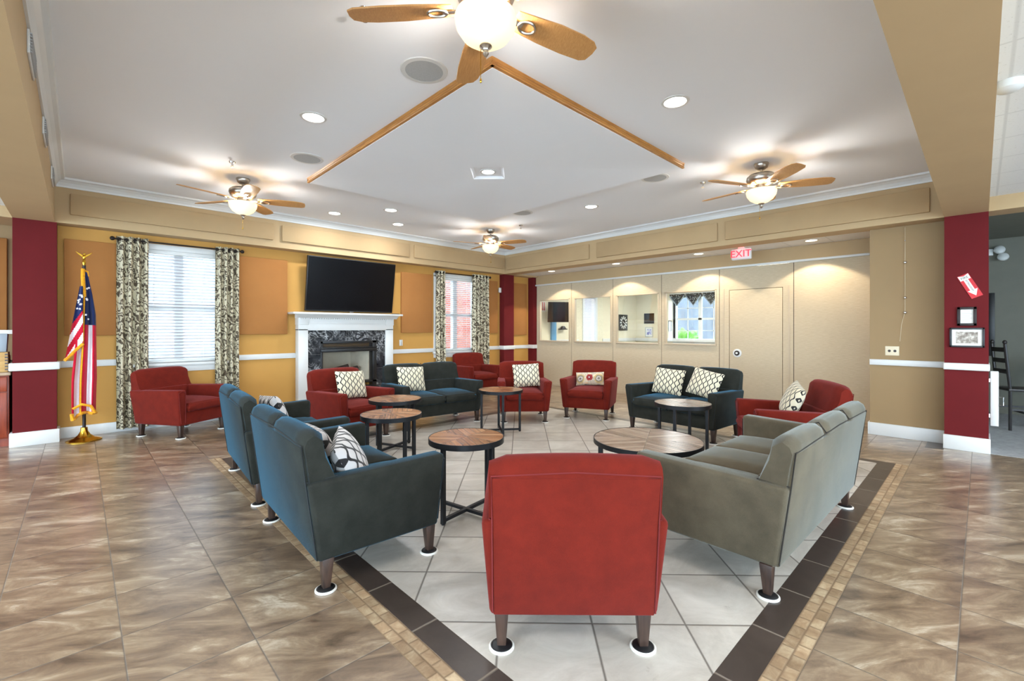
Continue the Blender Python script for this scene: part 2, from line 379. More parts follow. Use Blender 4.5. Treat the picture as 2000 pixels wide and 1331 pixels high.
# ------------------------------------------------------------------ the setting
YB = 8.14; XP = 8.52
fl = struct(B().box(-6, 7.36, -6, 8.62, -.12, 0).box(7.36, 8.6, -.06, 8.3, -.12, 0).done('floor', 'tbrown', smooth=False))
e_ = .0015
B().box(1.245, 6.0, .752, 5.53, -.01, e_).done('inlay_field', 'tlight', fl, False)
B().box(1.11, 6.115, .615, .752, -.01, e_).box(1.11, 6.115, 5.53, 5.67, -.01, e_).box(7.22, 7.62, .3, .46, -.01, e_).done('inlay_border', 'tdarkx', fl, False)
B().box(1.11, 1.245, .752, 5.53, -.01, e_).box(6.0, 6.115, .752, 5.53, -.01, e_).done('inlay_border', 'tdarky', fl, False)
B().box(1.0, 6.115, .509, .615, -.01, e_).done('mosaic_band', 'mosx', fl, False)
B().box(1.0, 1.106, .615, 5.735, -.01, e_).done('mosaic_band', 'mosy', fl, False)
struct(B().box(7.36, 13.2, -6, -.06, -.12, .004).done('floor_dining', 'carpet', smooth=False))
struct(B().box(8.6, 14, .3, 8.3, -.12, 0).done('floor_annex', 'carpet', smooth=False))

def wall_holes(axis, a0, a1, t0, t1, z0, z1, holes):
    b = B(); cur = a0
    def bx(p, q, r, s_):
        if q-p > 1e-4 and s_-r > 1e-4: b.box(p, q, t0, t1, r, s_) if axis == 'x' else b.box(t0, t1, p, q, r, s_)
    for h0, h1, hz0, hz1 in holes:
        bx(cur, h0, z0, z1); bx(h0, h1, z0, hz0); bx(h0, h1, hz1, z1); cur = h1
    bx(cur, a1, z0, z1); return b
WINS = [(.5, 1.62, .90, 2.56), (3.085, 4.02, .43, 1.0), (5.55, 6.65, .90, 2.56)]
struct(wall_holes('x', -.4, 8.6, YB, 8.3, 0, 3.4, WINS).done('wall_back', 'gold', smooth=False))
struct(wall_holes('x', 8.6, 14, YB, 8.3, 0, 3.1, [(10.76, 11.36, 1.0, 2.4)]).done('wall_annex_back', 'cream', smooth=False))
struct(wall_holes('y', 0, 8.3, 13.7, 13.85, 0, 3.1, [(5.2, 6.75, 1.0, 2.4)]).done('wall_annex_far', 'cream', smooth=False))
struct(B().box(-6, -.4, 8.6, 8.75, 0, 3.4).done('wall_alcove', 'ochre', smooth=False))
struct(wall_holes('y', -6, 8.75, -6.15, -6, 0, 3.4, [(-5, 1.2, .3, 2.5), (2, 7.6, .3, 2.5)]).done('wall_left', 'tan', smooth=False))
struct(wall_holes('x', -6, 7.4, -6.15, -6, 0, 3.4, [(-5.2, .3, .3, 2.5), (1.2, 6.6, .3, 2.5)]).done('wall_front', 'tan', smooth=False))
struct(B().box(7.62, 8.6, .3, 1.03, 0, 2.8).done('wall_right', 'ochre', smooth=False))
struct(B().box(7.62, 14, .16, .3, 0, 3.1).done('wall_annex_near', 'cream', smooth=False))
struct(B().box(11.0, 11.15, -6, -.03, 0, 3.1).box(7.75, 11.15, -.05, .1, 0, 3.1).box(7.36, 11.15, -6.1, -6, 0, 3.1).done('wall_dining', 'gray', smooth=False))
struct(B().box(-.57, -.2, 7.93, 8.62, 0, 2.72).done('column_left', 'maroon', smooth=False))
struct(B().box(7.40, 7.73, 7.98, YB, 0, 2.72).done('column_back', 'maroon', smooth=False))
struct(B().box(8.40, 8.56, 7.955, YB, 0, 2.72).done('column_corner', 'maroon', smooth=False))
struct(B().box(7.35, 7.76, -.06, .3, 0, 2.72).done('column_right', 'maroon', smooth=False))
struct(B().box(-.57, 8.56, 7.9, YB, 2.72, 3.4).box(-6, -.57, 7.95, 8.6, 2.72, 3.4).done('beam_back', 'tan', smooth=False))
struct(B().box(7.35, 7.68, .3, 7.9, 2.72, 3.4).box(7.35, 7.68, -6, -.06, 2.72, 3.4).done('beam_right', 'tan', smooth=False))
struct(B().box(-.57, -.22, -6, 7.9, 2.72, 3.4).done('beam_left', 'tan', smooth=False))
struct(B().box(-.22, 7.68, -.06, .3, 2.72, 3.4).done('beam_near', 'tan', smooth=False))
ZC = 3.27
struct(B().box(-.22, 7.35, .3, 7.9, ZC, 3.4).done('ceiling', 'ceil', smooth=False))
struct(B().box(-6, -.57, -6, 7.95, 2.85, 2.95).done('ceiling_left', 'layin', smooth=False))
struct(B().box(-.22, 7.35, -6, -.06, 2.88, 2.98).done('ceiling_near', 'layin', smooth=False))
struct(B().box(7.68, XP, 1.03, 7.9, 2.76, 2.86).done('ceiling_soffit', 'layin', smooth=False))
struct(B().box(8.6, 14, .1, 8.3, 2.75, 2.85).done('ceiling_annex', 'ceil', smooth=False))
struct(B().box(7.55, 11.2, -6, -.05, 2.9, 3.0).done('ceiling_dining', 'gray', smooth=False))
# crown moulding: stepped profile swept round the tray
prof = [(0, 0), (.014, 0), (.018, .02), (.035, .055), (.062, .08), (.088, .088), (.095, .11), (0, .11)]
zb = ZC-.11
cr = B()
cr.prism(prof, lambda p, t: (t, 7.9-p[0], zb+p[1]), -.22, 7.35).prism(prof, lambda p, t: (t, .3+p[0], zb+p[1]), -.22, 7.35)
cr.prism(prof, lambda p, t: (-.22+p[0], t, zb+p[1]), .3, 7.9).prism(prof, lambda p, t: (7.35-p[0], t, zb+p[1]), .3, 7.9)
struct(cr.done('trim_crown', 'white', smooth=False))
# chair rails and baseboards
r0, r1 = .905, .99
rl = B()
for a, b in ((-.2, .48), (1.64, 2.68), (4.43, 5.53), (6.67, 7.40), (7.73, 8.40)): rl.box(a, b, YB-.025, YB, r0, r1, .006)
rl.box(7.595, 7.62, .3, 1.03, .925, 1.0, .006)
struct(rl.done('trim_rail', 'white'))
cr_ = B()
for a, b, y0 in ((-.6, -.17, 7.90), (7.375, 7.755, 7.955), (8.375, 8.535, 7.93)): cr_.box(a, b, y0, YB, r0-.005, r1+.005, .012, 3)
cr_.box(7.32, 7.76, -.07, .31, .925, 1.005, .012, 3)
struct(cr_.done('trim_column_rail', 'white'))
bb = B()
for a, b in ((-.2, 2.68), (4.43, 7.40), (7.73, 8.40)): bb.box(a, b, YB-.02, YB, 0, .14, .004)
struct(bb.done('baseboard_back', 'white'))
struct(B().box(7.6, 7.62, .3, 1.04, 0, .16, .004).box(7.6, 8.52, 1.03, 1.05, 0, .16, .004).done('baseboard_right', 'white'))
bc = B()
bc.box(-.595, -.175, 7.905, 8.6, 0, .165, .004).box(7.38, 7.75, 7.96, YB, 0, .16, .004).box(7.325, 7.76, -.075, .31, 0, .165, .004)
struct(bc.done('baseboard_column', 'white'))

# ---- partition wall of fabric panels
pw = struct(B().box(XP-.02, XP+.1, 1.03, 7.955, 2.53, 2.76).done('partition_header', 'tan', smooth=False))
B().box(XP-.05, XP-.0, 1.03, 7.955, 2.5, 2.535, .004).done('track', 'white', pw)
pt = bpy.data.objects.new('partition', None); C.objects.link(pt); pt['kind'] = 'structure'
B().box(XP+.02, XP+.06, 1.03, 7.955, .0, 2.52) if False else None
seams = [7.95, 6.811, 5.646, 4.491, 3.345, 2.145, 1.035]
pwin = [(6.866, 7.845), (5.686, 6.718), (4.547, 5.554), (3.401, 4.413)]
for i in range(6):
    y1, y0 = seams[i]-.005, seams[i+1]+.005
    if i < 4:
        h0, h1 = pwin[i]; b = wall_holes('y', y0, y1, XP, XP+.08, .015, 2.5, [(h0, h1, 1.11, 2.13)])
        p = b.done('wall_panel', 'part', pt, False)
        f = B(); t = .022
        f.box(XP-.012, XP+.05, h0-.005, h0+t, 1.10, 2.14, .003).box(XP-.012, XP+.05, h1-t, h1+.005, 1.10, 2.14, .003)
        f.box(XP-.012, XP+.05, h0, h1, 2.118, 2.14, .003).box(XP-.03, XP+.05, h0-.005, h1+.005, 1.085, 1.115, .003)
        f.done('window_trim', 'ptrim', p)
        B().box(XP+.03, XP+.036, h0, h1, 1.11, 2.13).done('pane', 'pane', p, False)
    elif i == 4:
        wall_holes('y', y0, y1, XP, XP+.08, .015, 2.5, [(2.305, 3.172, .015, 2.108)]).done('wall_panel', 'part', pt, False)
        B().box(XP-.006, XP, 2.20, 2.225, .05, 2.13).box(XP-.006, XP, 3.255, 3.28, .05, 2.13).done('edge_trim', 'ptrim', pt, False)
    else: B().box(XP, XP+.08, y0, y1, .015, 2.5).done('wall_panel', 'part', pt, False)
B().box(XP+.03, XP+.06, 2.1, 3.4, .015, 2.4).box(XP+.03, XP+.05, 1.04, 7.94, .0, .03).done('gap_backing', 'shadowgap', pt, False)
g_ = B()
for s_ in seams[1:-1]: g_.box(XP+.004, XP+.07, s_-.006, s_+.006, .015, 2.5)
g_.done('seam_gasket', 'shadowgap', pt, False)
B().box(XP-.012, XP+.08, 1.04, 7.95, .0, .05).done('bottom_sweep', 'ptrim', pt, False)
dr = struct(B().box(XP-.004, XP+.03, 2.313, 3.164, .03, 2.10, .004).done('door_1', 'part'))
kn = B(); kn.cyl((XP-.016, 3.03, .968), (XP, 3.03, .968), .075, n=28, mi=1, bev=.006).cyl((XP-.03, 3.03, .968), (XP-.012, 3.03, .968), .045, n=24, mi=0, bev=.006).cyl((XP-.05, 3.03, .968), (XP-.03, 3.03, .968), .018, n=16, mi=1)
kn.done('door_knob', ['iron', 'white'], dr)

# ---- dropped centre panel with oak edge
zp = 3.21; X0, X1, Y0, Y1 = 2.065, 4.90, 2.345, 5.765
cx_, cy_ = 3.497, 4.05; rr_ = .205; zr = zp+.0
dp = B(); t = bmesh.new()
cor = [(X0, Y0), (X1, Y0), (X1, Y1), (X0, Y1)]; mid = [(cx_, Y0), (X1, cy_), (cx_, Y1), (X0, cy_)]
rec = [(cx_, cy_-.27), (cx_+.27, cy_), (cx_, cy_+.27), (cx_-.27, cy_)]
vc = [t.verts.new((x, y, zp)) for x, y in cor]; vm = [t.verts.new((x, y, zp)) for x, y in mid]; vr = [t.verts.new((x, y, zp+.035)) for x, y in rec]
vt = [t.verts.new((x, y, ZC)) for x, y in cor]; vmt = [t.verts.new((x, y, ZC)) for x, y in mid]; vru = [t.verts.new((cx_+(x-cx_)*.82, cy_+(y-cy_)*.82, zp+.058)) for x, y in rec]
for i in range(4):
    j = (i+1) % 4
    t.faces.new((vm[i], vc[j], vm[j], vr[j], vr[i])); t.faces.new((vc[i], vm[i], vmt[i], vt[i])); t.faces.new((vm[i], vc[j], vt[j], vmt[i])); t.faces.new((vr[i], vr[j], vru[j], vru[i]))
t.faces.new(vru); dp.add(t)
struct(dp.done('ceiling_panel', 'ceil', smooth=False))
tp = [(0, .004), (.024, .004), (.026, .014), (.018, .026), (.024, .036), (.02, .044), (.03, ZC-zp), (0, ZC-zp)]
for k, (fn, a, b) in enumerate(((lambda p, t: (t, Y0-p[0], zp+p[1]), X0-.026, X1+.026), (lambda p, t: (X0-p[0], t, zp+p[1]), Y0-.026, Y1+.026), (lambda p, t: (t, Y1+p[0], zp+p[1]), X0-.026, X1+.026), (lambda p, t: (X1+p[0], t, zp+p[1]), Y0-.026, Y1+.026))):
    lift = 0 if k < 2 else .018
    struct(B().prism([(p, q+lift*(q < .03)) for p, q in tp] if k < 2 else [(0, .024), (.02, .024), (.026, ZC-zp), (0, ZC-zp)], fn, a, b).done('trim_%d' % (k+1), 'oak', smooth=False))

# ---- windows with casing, sash, blinds
def window(n, x0, x1, z0, z1):
    f = B(); y = YB
    f.box(x0-.07, x1+.07, y-.02, y+.02, z1-.03, z1+.05, .004).box(x0-.09, x1+.09, y-.05, y+.02, z0-.03, z0+.01, .004).box(x0-.07, x1+.07, y-.02, y, z0-.12, z0-.03, .004)
    f.box(x0-.07, x0+.02, y-.02, y+.02, z0, z1).box(x1-.02, x1+.07, y-.02, y+.02, z0, z1)
    xm = (x0+x1)/2; zm = z0+(z1-z0)*.49
    f.box(x0, x0+.05, y+.07, y+.13, z0, z1).box(x1-.05, x1, y+.07, y+.13, z0, z1).box(xm-.055, xm+.055, y+.06, y+.15, z0, z1)
    f.box(x0, x1, y+.07, y+.13, z0, z0+.06).box(x0, x1, y+.07, y+.13, z1-.06, z1).box(x0, x1, y+.07, y+.12, zm-.03, zm+.03)
    o = struct(f.done('window_%d' % n, 'white'))
    B().box(x0, x1, y+.1, y+.104, z0, z1).done('pane', 'pane', o, False)
    return o
window(1, *WINS[0]); window(2, *WINS[2])
def blind(x0, x1, z0, z1, label, tilt):
    t_ = thing('window_blind', label, 'blind', ((x0+x1)/2, YB+.035, 0), group='window blinds')
    hw = (x1-x0)/2-.025
    B().box(-hw, hw, -.03, .03, z1-.085, z1-.01, .006).done('headrail', 'white', t_)
    s = B(); z = z1-.11; n = 0
    while z > z0+.06:
        s.box(-hw, hw, -.024, .024, -.0012, .0012, mat4=Matrix.Translation((0, 0, z)) @ Matrix.Rotation(tilt, 4, 'X')); z -= .046
    s.done('slats', 'blind', t_, False)
    B().box(-hw, hw, -.024, .024, z0+.02, z0+.04, .004).done('bottom_rail', 'white', t_)
    c = B()
    for x in (-hw*.55, hw*.55): c.tube([(x, -.027, z1-.05), (x, -.027, z0+.04)], .002, 5)
    c.done('lift_cord', 'paper', t_)
blind(*WINS[0], 'white slatted blind in the window behind the flag side armchair', math.radians(-22))
blind(*WINS[2], 'white slatted blind in the window right of the fireplace, red brick showing through', math.radians(-12))
# annex windows
f = B(); f.box(10.76, 11.36, 8.16, 8.2, 1.0, 1.06).box(10.76, 11.36, 8.16, 8.2, 2.34, 2.4).box(10.69, 10.78, YB-.02, 8.2, .95, 2.45).box(11.34, 11.43, YB-.02, 8.2, .95, 2.45).box(10.69, 11.43, YB-.05, 8.2, .94, 1.0)
struct(f.done('window_3', 'white', smooth=False))
t_ = thing('window_blind', 'white slatted blind in the room behind the second glazed panel', 'blind', (11.06, YB+.03, 0), group='window blinds')
s = B(); z = 2.36
while z > 1.03: s.box(-.28, .28, -.024, .024, -.0012, .0012, mat4=Matrix.Translation((0, 0, z)) @ Matrix.Rotation(.95, 4, 'X')); z -= .046
s.done('slats', 'blind', t_, False); B().box(-.28, .28, -.03, .03, 2.33, 2.4, .005).done('headrail', 'white', t_)
f = B(); X = 13.72
f.box(X-.04, X+.1, 5.13, 6.82, .93, 1.0).box(X-.02, X+.1, 5.12, 5.22, 1.0, 2.45).box(X-.02, X+.1, 6.73, 6.83, 1.0, 2.45).box(X-.02, X+.1, 5.12, 6.83, 2.38, 2.46).box(X+.03, X+.1, 5.93, 6.03, 1.0, 2.4).box(X+.03, X+.09, 5.2, 6.75, 1.68, 1.74)
for y in (5.58, 6.38): f.box(X+.06, X+.08, y-.012, y+.012, 1.0, 2.4)
for z in (1.35, 2.05): f.box(X+.06, X+.08, 5.2, 6.75, z-.01, z+.01)
w4 = struct(f.done('window_4', 'white', smooth=False)); B().box(X+.068, X+.072, 5.2, 6.75, 1.0, 2.4).done('pane', 'pane', w4, False)
struct(B().box(13.6, 13.7, .3, 8.14, 1.0, 1.1, .01).box(8.65, 10.5, 8.11, 8.14, 1.0, 1.1, .01).box(11.7, 13.7, 8.11, 8.14, 1.0, 1.1, .01).done('trim_annex_rail', 'white'))
# outdoors
struct(B().box(7.4, 14, 10.6, 10.9, -.5, 5).done('wall_outside', 'brick', smooth=False))
struct(B().box(22, 22.3, -2, 20, -.5, 4.2).done('wall_outside_gray', plain('gray_siding', (92, 92, 100), .9, var=.2, sc_=1.5), smooth=False))
struct(B().box(-9, 20, 8.75, 20, -.3, -.15).box(14, 26, -6, 8.75, -.3, -.15).done('ground', plain('pale_ground', (170, 172, 168), .9), smooth=False))

struct(B().box(-8, 6.2, 13, 13.3, -.5, 4.6).done('wall_outside_pale', plain('pale_siding', (158, 152, 156), .9, var=.15, sc_=1.2), smooth=False))
# ------------------------------------------------------------------ lights in the ceilings
def downlight(x, y, z, label, group, power, lens='lens', spot=False, r=.085):
    t_ = thing('ceiling_light', label, 'ceiling light', (x, y, z), group=group)
    B().lathe([(r, 0), (r, -.004), (r+.004, -.009), (r+.022, -.006), (r+.026, 0)], n=32).done('trim_ring', 'white', t_)
    B().lathe([(0, -.003), (r, -.003)], n=32).done('lens', lens, t_)
    if spot: lamp('SPOT', 'bulb', (0, 0, -.02), power, WARM, (0, 0, 0), t_, spot_size=math.radians(112), spot_blend=.12, shadow_soft_size=.035)
    else: lamp('AREA', 'bulb', (0, 0, -.014), power, NEUT, (0, 0, 0), t_, shape='DISK', size=.16)
for x, y, lb in ((1.49, 4.08, 'round recessed light between the left fan and the oak edged panel'), (3.53, 1.74, 'largest recessed light, between the near fan and the right fan'),
                 (2.97, 7.22, 'recessed light nearest the left fan above the television'), (3.53, 6.42, 'middle recessed light of the three above the television'),
                 (4.1, 7.2, 'recessed light closest to the beam above the television right edge'), (5.63, 4.12, 'recessed light on the far right, toward the right fan')):
    downlight(x, y, ZC, lb, 'recessed lights in the white ceiling', P_DOWN)
downlight(cx_, cy_, zp+.058, 'recessed light in the small square well of the centre panel', 'recessed lights in the white ceiling', P_DOWN*.6, r=.07)
for (x, y), lb in zip(((7.98, 6.97), (8.04, 5.25), (8.06, 3.53), (8.08, 1.8)), ('soffit light over the leftmost glazed partition panel', 'soffit light over the second glazed partition panel from the left', 'soffit light left of the exit sign, third along the partition', 'soffit light right of the exit sign, over the blank partition panel')):
    downlight(x, y, 2.76, lb, 'soffit lights washing the partition', P_WASH, 'lens2', True, .075)
for i, (x, y, z) in enumerate(((-2.2, 1.5, 2.85), (-2.2, 5.2, 2.85), (-3.2, -3, 2.85), (2.2, -2.2, 2.88), (5.2, -2.2, 2.88), (2.2, -4.4, 2.88))):  # added fill lamps out of view, shaped as lay-in troffers
    t_ = thing('unseen_troffer', 'added square fill light in the lay in ceiling outside the view', 'ceiling light', (x, y, z), group='added fill lights')
    B().box(-.29, .29, -.29, .29, -.012, -.002).done('diffuser', 'lens', t_, False)
    lamp('AREA', 'unseen_area_light', (0, 0, -.02), P_FILL, NEUT, (0, 0, 0), t_, shape='SQUARE', size=.55)
for x, y in ((10.2, 3.0), (12, 6), (10, 6.2), (12, 3)):
    t_ = thing('unseen_troffer', 'square ceiling light in the room behind the partition', 'ceiling light', (x, y, 2.75), group='annex troffers')
    B().box(-.29, .29, -.29, .29, -.012, -.002).done('diffuser', 'lens', t_, False)
    lamp('AREA', 'unseen_area_light', (0, 0, -.02), 34, NEUT, (0, 0, 0), t_, shape='SQUARE', size=.55)

# ------------------------------------------------------------------ ceiling fans
def make_fan(label):
    t_ = thing('ceiling_fan', label, 'ceiling fan', (0, 0, ZC), group='ceiling fans')
    B().lathe([(0, 0), (.075, 0), (.078, -.012), (.062, -.05), (.035, -.07), (0, -.07)], n=32).done('canopy', 'nickel', t_)
    B().cyl((0, 0, -.06), (0, 0, -.12), .014, n=16).done('downrod', 'nickel', t_)
    B().lathe([(0, -.1), (.05, -.105), (.12, -.125), (.15, -.15), (.155, -.18), (.14, -.215), (.1, -.24), (0, -.245)], n=40).done('motor_housing', 'nickel', t_)
    B().lathe([(.06, -.24), (.065, -.285), (.08, -.292), (.08, -.30), (.05, -.302)], n=40).done('light_fitter', 'nickel', t_)
    bo = B().lathe([(.150, -.302), (.156, -.318), (.148, -.36), (.118, -.405), (.075, -.435), (.03, -.45), (0, -.452)], n=48).done('light_bowl', 'bowl', t_)
    B().lathe([(0, -.445), (.03, -.447), (.032, -.455), (.016, -.466), (.012, -.48), (.016, -.49), (.006, -.505), (0, -.507)], n=20).done('finial', 'nickel', bo)
    B().tube([(.03, .02, -.45), (.032, .02, -.60)], .0018, 5).ball((.032, .02, -.61), .006, 1, 1, 2.2, 8).done('pull_chain', 'brass', t_)
    out = [(.20, -.052), (.27, -.060), (.42, -.073), (.58, -.072), (.66, -.062), (.70, -.040), (.705, .0), (.695, .045), (.66, .062), (.52, .066), (.36, .062), (.25, .054), (.20, .046)]
    out = [(max(.165, x) if x > .2 else .165, y*1.16) for x, y in out]
    for k in range(5):
        a = k*2*PI/5; m = Matrix.Rotation(a, 4, 'Z') @ Matrix.Translation((0, 0, -.262)) @ Matrix.Rotation(math.radians(-12), 4, 'X')
        b = B().prism(out, lambda p, t: m @ Vector((p[0], p[1], t)), -.004, .004, bev=.0015, seg=1).done('blade', 'maple', t_)
        br = B(); mm = Matrix.Rotation(a, 4, 'Z') @ Matrix.Translation((0, 0, -.27)) @ Matrix.Rotation(math.radians(-12), 4, 'X')
        br.box(.08, .22, -.016, .016, -.006, .002, .003, 1, mat4=mm)
        ring = []
        for i in range(21): th = 2*PI*i/20; ring.append(mm @ Vector((.245+.05*math.cos(th), .034*math.sin(th), -.004)))
        br.tube(ring, .007, 6)
        br.done('blade_bracket', 'nickel', b)
    lamp('POINT', 'bulb', (0, 0, -.325), P_FAN, (1, .97, .93), (0, 0, 0), t_, shadow_soft_size=.05)
    return t_
fan = make_fan('nearest ceiling fan, large at the top of the view, with lit bowl')
fan.location = (1.47, 1.72, ZC); fan.rotation_euler.z = math.radians(60)
dup(fan, (1.47, 6.36, ZC), math.radians(50), 'ceiling fan on the left, above the window with the flag beside it')
dup(fan, (5.56, 1.72, ZC), math.radians(10), 'ceiling fan on the right, in front of the exit sign beam')
dup(fan, (5.58, 6.39, ZC), math.radians(8), 'small farthest ceiling fan near the far beam corner')

# ------------------------------------------------------------------ ceiling fittings
def speaker(x, y, label):
    t_ = thing('ceiling_speaker', label, 'speaker', (x, y, ZC), group='ceiling speakers')
    B().lathe([(.135, 0), (.135, -.008), (.165, -.006), (.17, 0)], n=36).done('rim', 'white', t_); B().lathe([(0, -.007), (.136, -.007)], n=36).done('grille', 'grille', t_)
speaker(1.8, 2.79, 'round gray speaker grille nearest the front fan, left of the oak trim'); speaker(1.8, 5.11, 'round gray ceiling speaker just left of the oak trim end')
speaker(5.13, 2.79, 'gray ceiling speaker half hidden by the panel edge near the right fan'); speaker(5.13, 5.1, 'gray ceiling speaker half hidden by the panel edge near the far fan')
def sprinkler(x, y, z, label):
    t_ = B().lathe([(0, 0), (.035, 0), (.03, -.012), (.012, -.016), (.01, -.045), (0, -.045)], n=20).cyl((0, 0, -.06), (0, 0, -.064), .02, n=16).tube([(.01, 0, -.04), (.012, 0, -.06)], .002, 5).tube([(-.01, 0, -.04), (-.012, 0, -.06)], .002, 5).done('sprinkler', 'chrome')
    t_.location = (x, y, z); tag(t_, label, 'sprinkler', 'fire sprinklers')
sprinkler(1.205, 2.5, ZC, 'chrome fire sprinkler above the left blade of the nearest fan'); sprinkler(1.235, 5.8, ZC, 'small fire sprinkler on the ceiling beside the left fan')
sprinkler(5.74, 2.46, ZC, 'small fire sprinkler at the left blade tip of the right fan'); sprinkler(5.73, 5.74, ZC, 'tiny fire sprinkler right of the farthest fan')
sd = B().lathe([(0, -.055), (.045, -.055), (.065, -.04), (.07, -.012), (.07, 0)], n=32).done('smoke_detector', 'white'); sd.location = (4.02, -.115, 2.88)
tag(sd, 'white round smoke detector beside the tan beam, upper right', 'smoke detector')
for i, (y, w_, lb) in enumerate(((4.05, .42, 'nearest white air vent on the left beam face'), (5.55, .42, 'middle white air vent on the left beam face'), (7.1, .42, 'farthest white air vent on the left beam face, by the corner'))):
    t_ = thing('air_vent', lb, 'vent', (-.22, y, 3.08), group='vents on the left beam')
    B().box(0, .012, -w_/2, w_/2, -.07, .07, .004).done('frame', 'white', t_)
    s = B()
    for k in range(7): s.box(.008, .022, -w_/2+.02, w_/2-.02, -.055+k*.018, -.049+k*.018)
    s.done('louver', 'grille', t_, False)
# exit sign
t_ = thing('exit_sign', 'lit exit sign with red letters hanging under the soffit', 'exit sign', (7.9, 2.745, 2.76), rz=0)
B().box(-.03, .03, -.155, .155, -.215, -.03, .02, 3).done('housing', 'white', t_); B().box(-.02, .02, -.05, .05, -.03, 0, .004).done('canopy', 'white', t_)
text('EXIT', .16, 'exitred', t_, (-.033, -.0, -.122), (PI/2, 0, -PI/2), .003)
lamp('POINT', 'letter_glow', (-.1, 0, -.06), .5, (1, .15, .12), (0, 0, 0), t_, shadow_soft_size=.08)

# ------------------------------------------------------------------ acoustic panels
def apanel(x0, x1, y0, y1, z0, z1, mat, label, grp):
    o = B().box(x0, x1, y0, y1, z0, z1, .008, 2).done('acoustic_panel', mat); tag(o, label, 'acoustic panel', grp)
for x0, x1, z0, lb in ((-.14, .42, 1.316, 'tan fabric wall panel directly behind the flag'), (1.78, 2.533, 1.313, 'tan fabric wall panel left of the television'), (4.69, 5.43, 1.323, 'tan fabric wall panel right of the television'), (6.97, 7.3, 1.3, 'narrow tan fabric wall panel between far curtain and maroon column'), (7.77, 8.31, 1.25, 'tan fabric wall panel between the two far maroon columns')):
    apanel(x0, x1, YB-.045, YB, z0, 2.555, 'panel', lb, 'wall panels')
apanel(-1.6, -.66, 8.555, 8.6, 1.33, 2.55, 'panel', 'tan fabric wall panel above the cherry cabinet, left edge', 'wall panels')
for x0, x1, lb in ((-.08, 2.25, 'long beige beam panel above the flag and left window'), (2.38, 4.73, 'long beige beam panel above the television'), (4.85, 7.29, 'long beige beam panel above the far window')):
    apanel(x0, x1, 7.86, 7.9, 2.83, 3.09, 'bpanel', lb, 'beam panels')
for y0, y1, lb in ((5.41, 7.79, 'beige beam panel at the far end over the glazed partition'), (2.91, 5.225, 'middle beige beam panel over the partition'), (.425, 2.785, 'beige beam panel behind the right fan, above the exit sign')):
    apanel(7.31, 7.35, y0, y1, 2.80, 3.09, 'bpanel', lb, 'beam panels')

# ------------------------------------------------------------------ fireplace, television
t_ = thing('fireplace', 'white mantel fireplace with black marble surround below the television', 'fireplace', (3.555, YB, 0))
hx = .885; y = -.16
for x in (-hx, hx-.16):
    pil = B().box(x, x+.158, y, 0, 0, 1.40, .006).done('pilaster', 'white', t_)
    B().box(x-.01, x+.165, y-.02, 0, 0, .16, .006).done('plinth_block', 'white', pil); B().box(x-.006, x+.166, y-.012, 0, 1.47, 1.60, .006).done('corner_block', 'white', pil)
B().box(-hx, hx, y, 0, 1.375, 1.6, .004).box(-hx+.15, hx-.15, y-.012, 0, 1.49, 1.52, .004).done('frieze', 'white', t_)
s = B(); hp = [(0, 0), (-.03, 0), (-.05, .02), (-.1, .045), (-.115, .06), (0, .06)]
s.prism(hp, lambda p, q: (q, y+p[0], 1.59+p[1]), -hx-.06, hx+.06).box(-hx-.13, hx+.13, y-.15, 0, 1.65, 1.685, .008)
s.done('mantel_shelf', 'white', t_)
d = B()
for k in range(44): d.box(-hx+.03+k*.0395, -hx+.05+k*.0395, y-.03, y, 1.575, 1.593)
d.done('dentil_band', 'white', t_, False)
B().box(-hx+.15, -.50, y+.03, 0, 0, 1.38).box(.535, hx-.16, y+.03, 0, 0, 1.38).box(-.50, .535, y+.03, 0, 1.18, 1.38).done('marble_surround', 'marble', t_, False)
fb = B(); yf = y+.015
fb.box(-.51, -.47, yf, 0, .1, 1.185, .004).box(.46, .54, yf, 0, .1, 1.185, .004).box(-.51, .54, yf-.01, 0, 1.05, 1.07, .004).box(-.51, .54, yf, 0, 1.14, 1.185, .004).box(-.51, .54, yf-.02, 0, .985, 1.045, .01).box(-.51, .54, yf, 0, .1, .14, .004).box(-.51, .54, yf, 0, .40, .44, .004)
for k in range(3): fb.box(-.48, .48, yf+.01, yf+.03, 1.078+k*.022, 1.09+k*.022).box(-.48, .48, yf+.01, yf+.03, .17+k*.075, .2+k*.075)
fbo = fb.done('firebox', 'black', t_)
B().box(-.30, .30, .42, .44, .42, 1.01).box(-.48, .47, .0, .43, .40, .432).box(-.48, .47, .0, .43, 1.0, 1.02).hexa([(-.47, .0, .43), (-.45, .0, .43), (-.28, .42, .43), (-.30, .42, .43), (-.47, 0, 1.0), (-.45, 0, 1.0), (-.28, .42, 1.0), (-.30, .42, 1.0)]).hexa([(.445, .0, .43), (.465, .0, .43), (.30, .42, .43), (.28, .42, .43), (.445, 0, 1.0), (.465, 0, 1.0), (.30, .42, 1.0), (.28, .42, 1.0)]).done('liner', 'stone', fbo, False)
lg = B()
lg.cyl((-.3, .14, .50), (.25, .2, .54), .05, .045, 12).cyl((-.12, .1, .58), (.3, .16, .66), .05, .04, 12).cyl((-.2, .2, .62), (.12, .16, .70), .045, .04, 12).ball((.22, .14, .62), .075, 1, .8, .9, 12)
lg.done('log_set', 'ash', fbo)
tvt = thing('television', 'large black flat television mounted above the fireplace mantel', 'television', (3.615, 7.97, 2.185), rot=(math.radians(8.5), 0, 0))
B().box(-.825, .825, -.02, .035, -.475, .475, .008).box(-.5, .5, .03, .08, -.3, .2, .02).done('casing', 'black', tvt)
B().box(-.812, .812, -.0225, -.019, -.455, .462).done('screen', 'screen', tvt, False); B().box(-.035, .035, -.024, -.018, -.488, -.472, .003).done('badge', 'nickel', tvt)
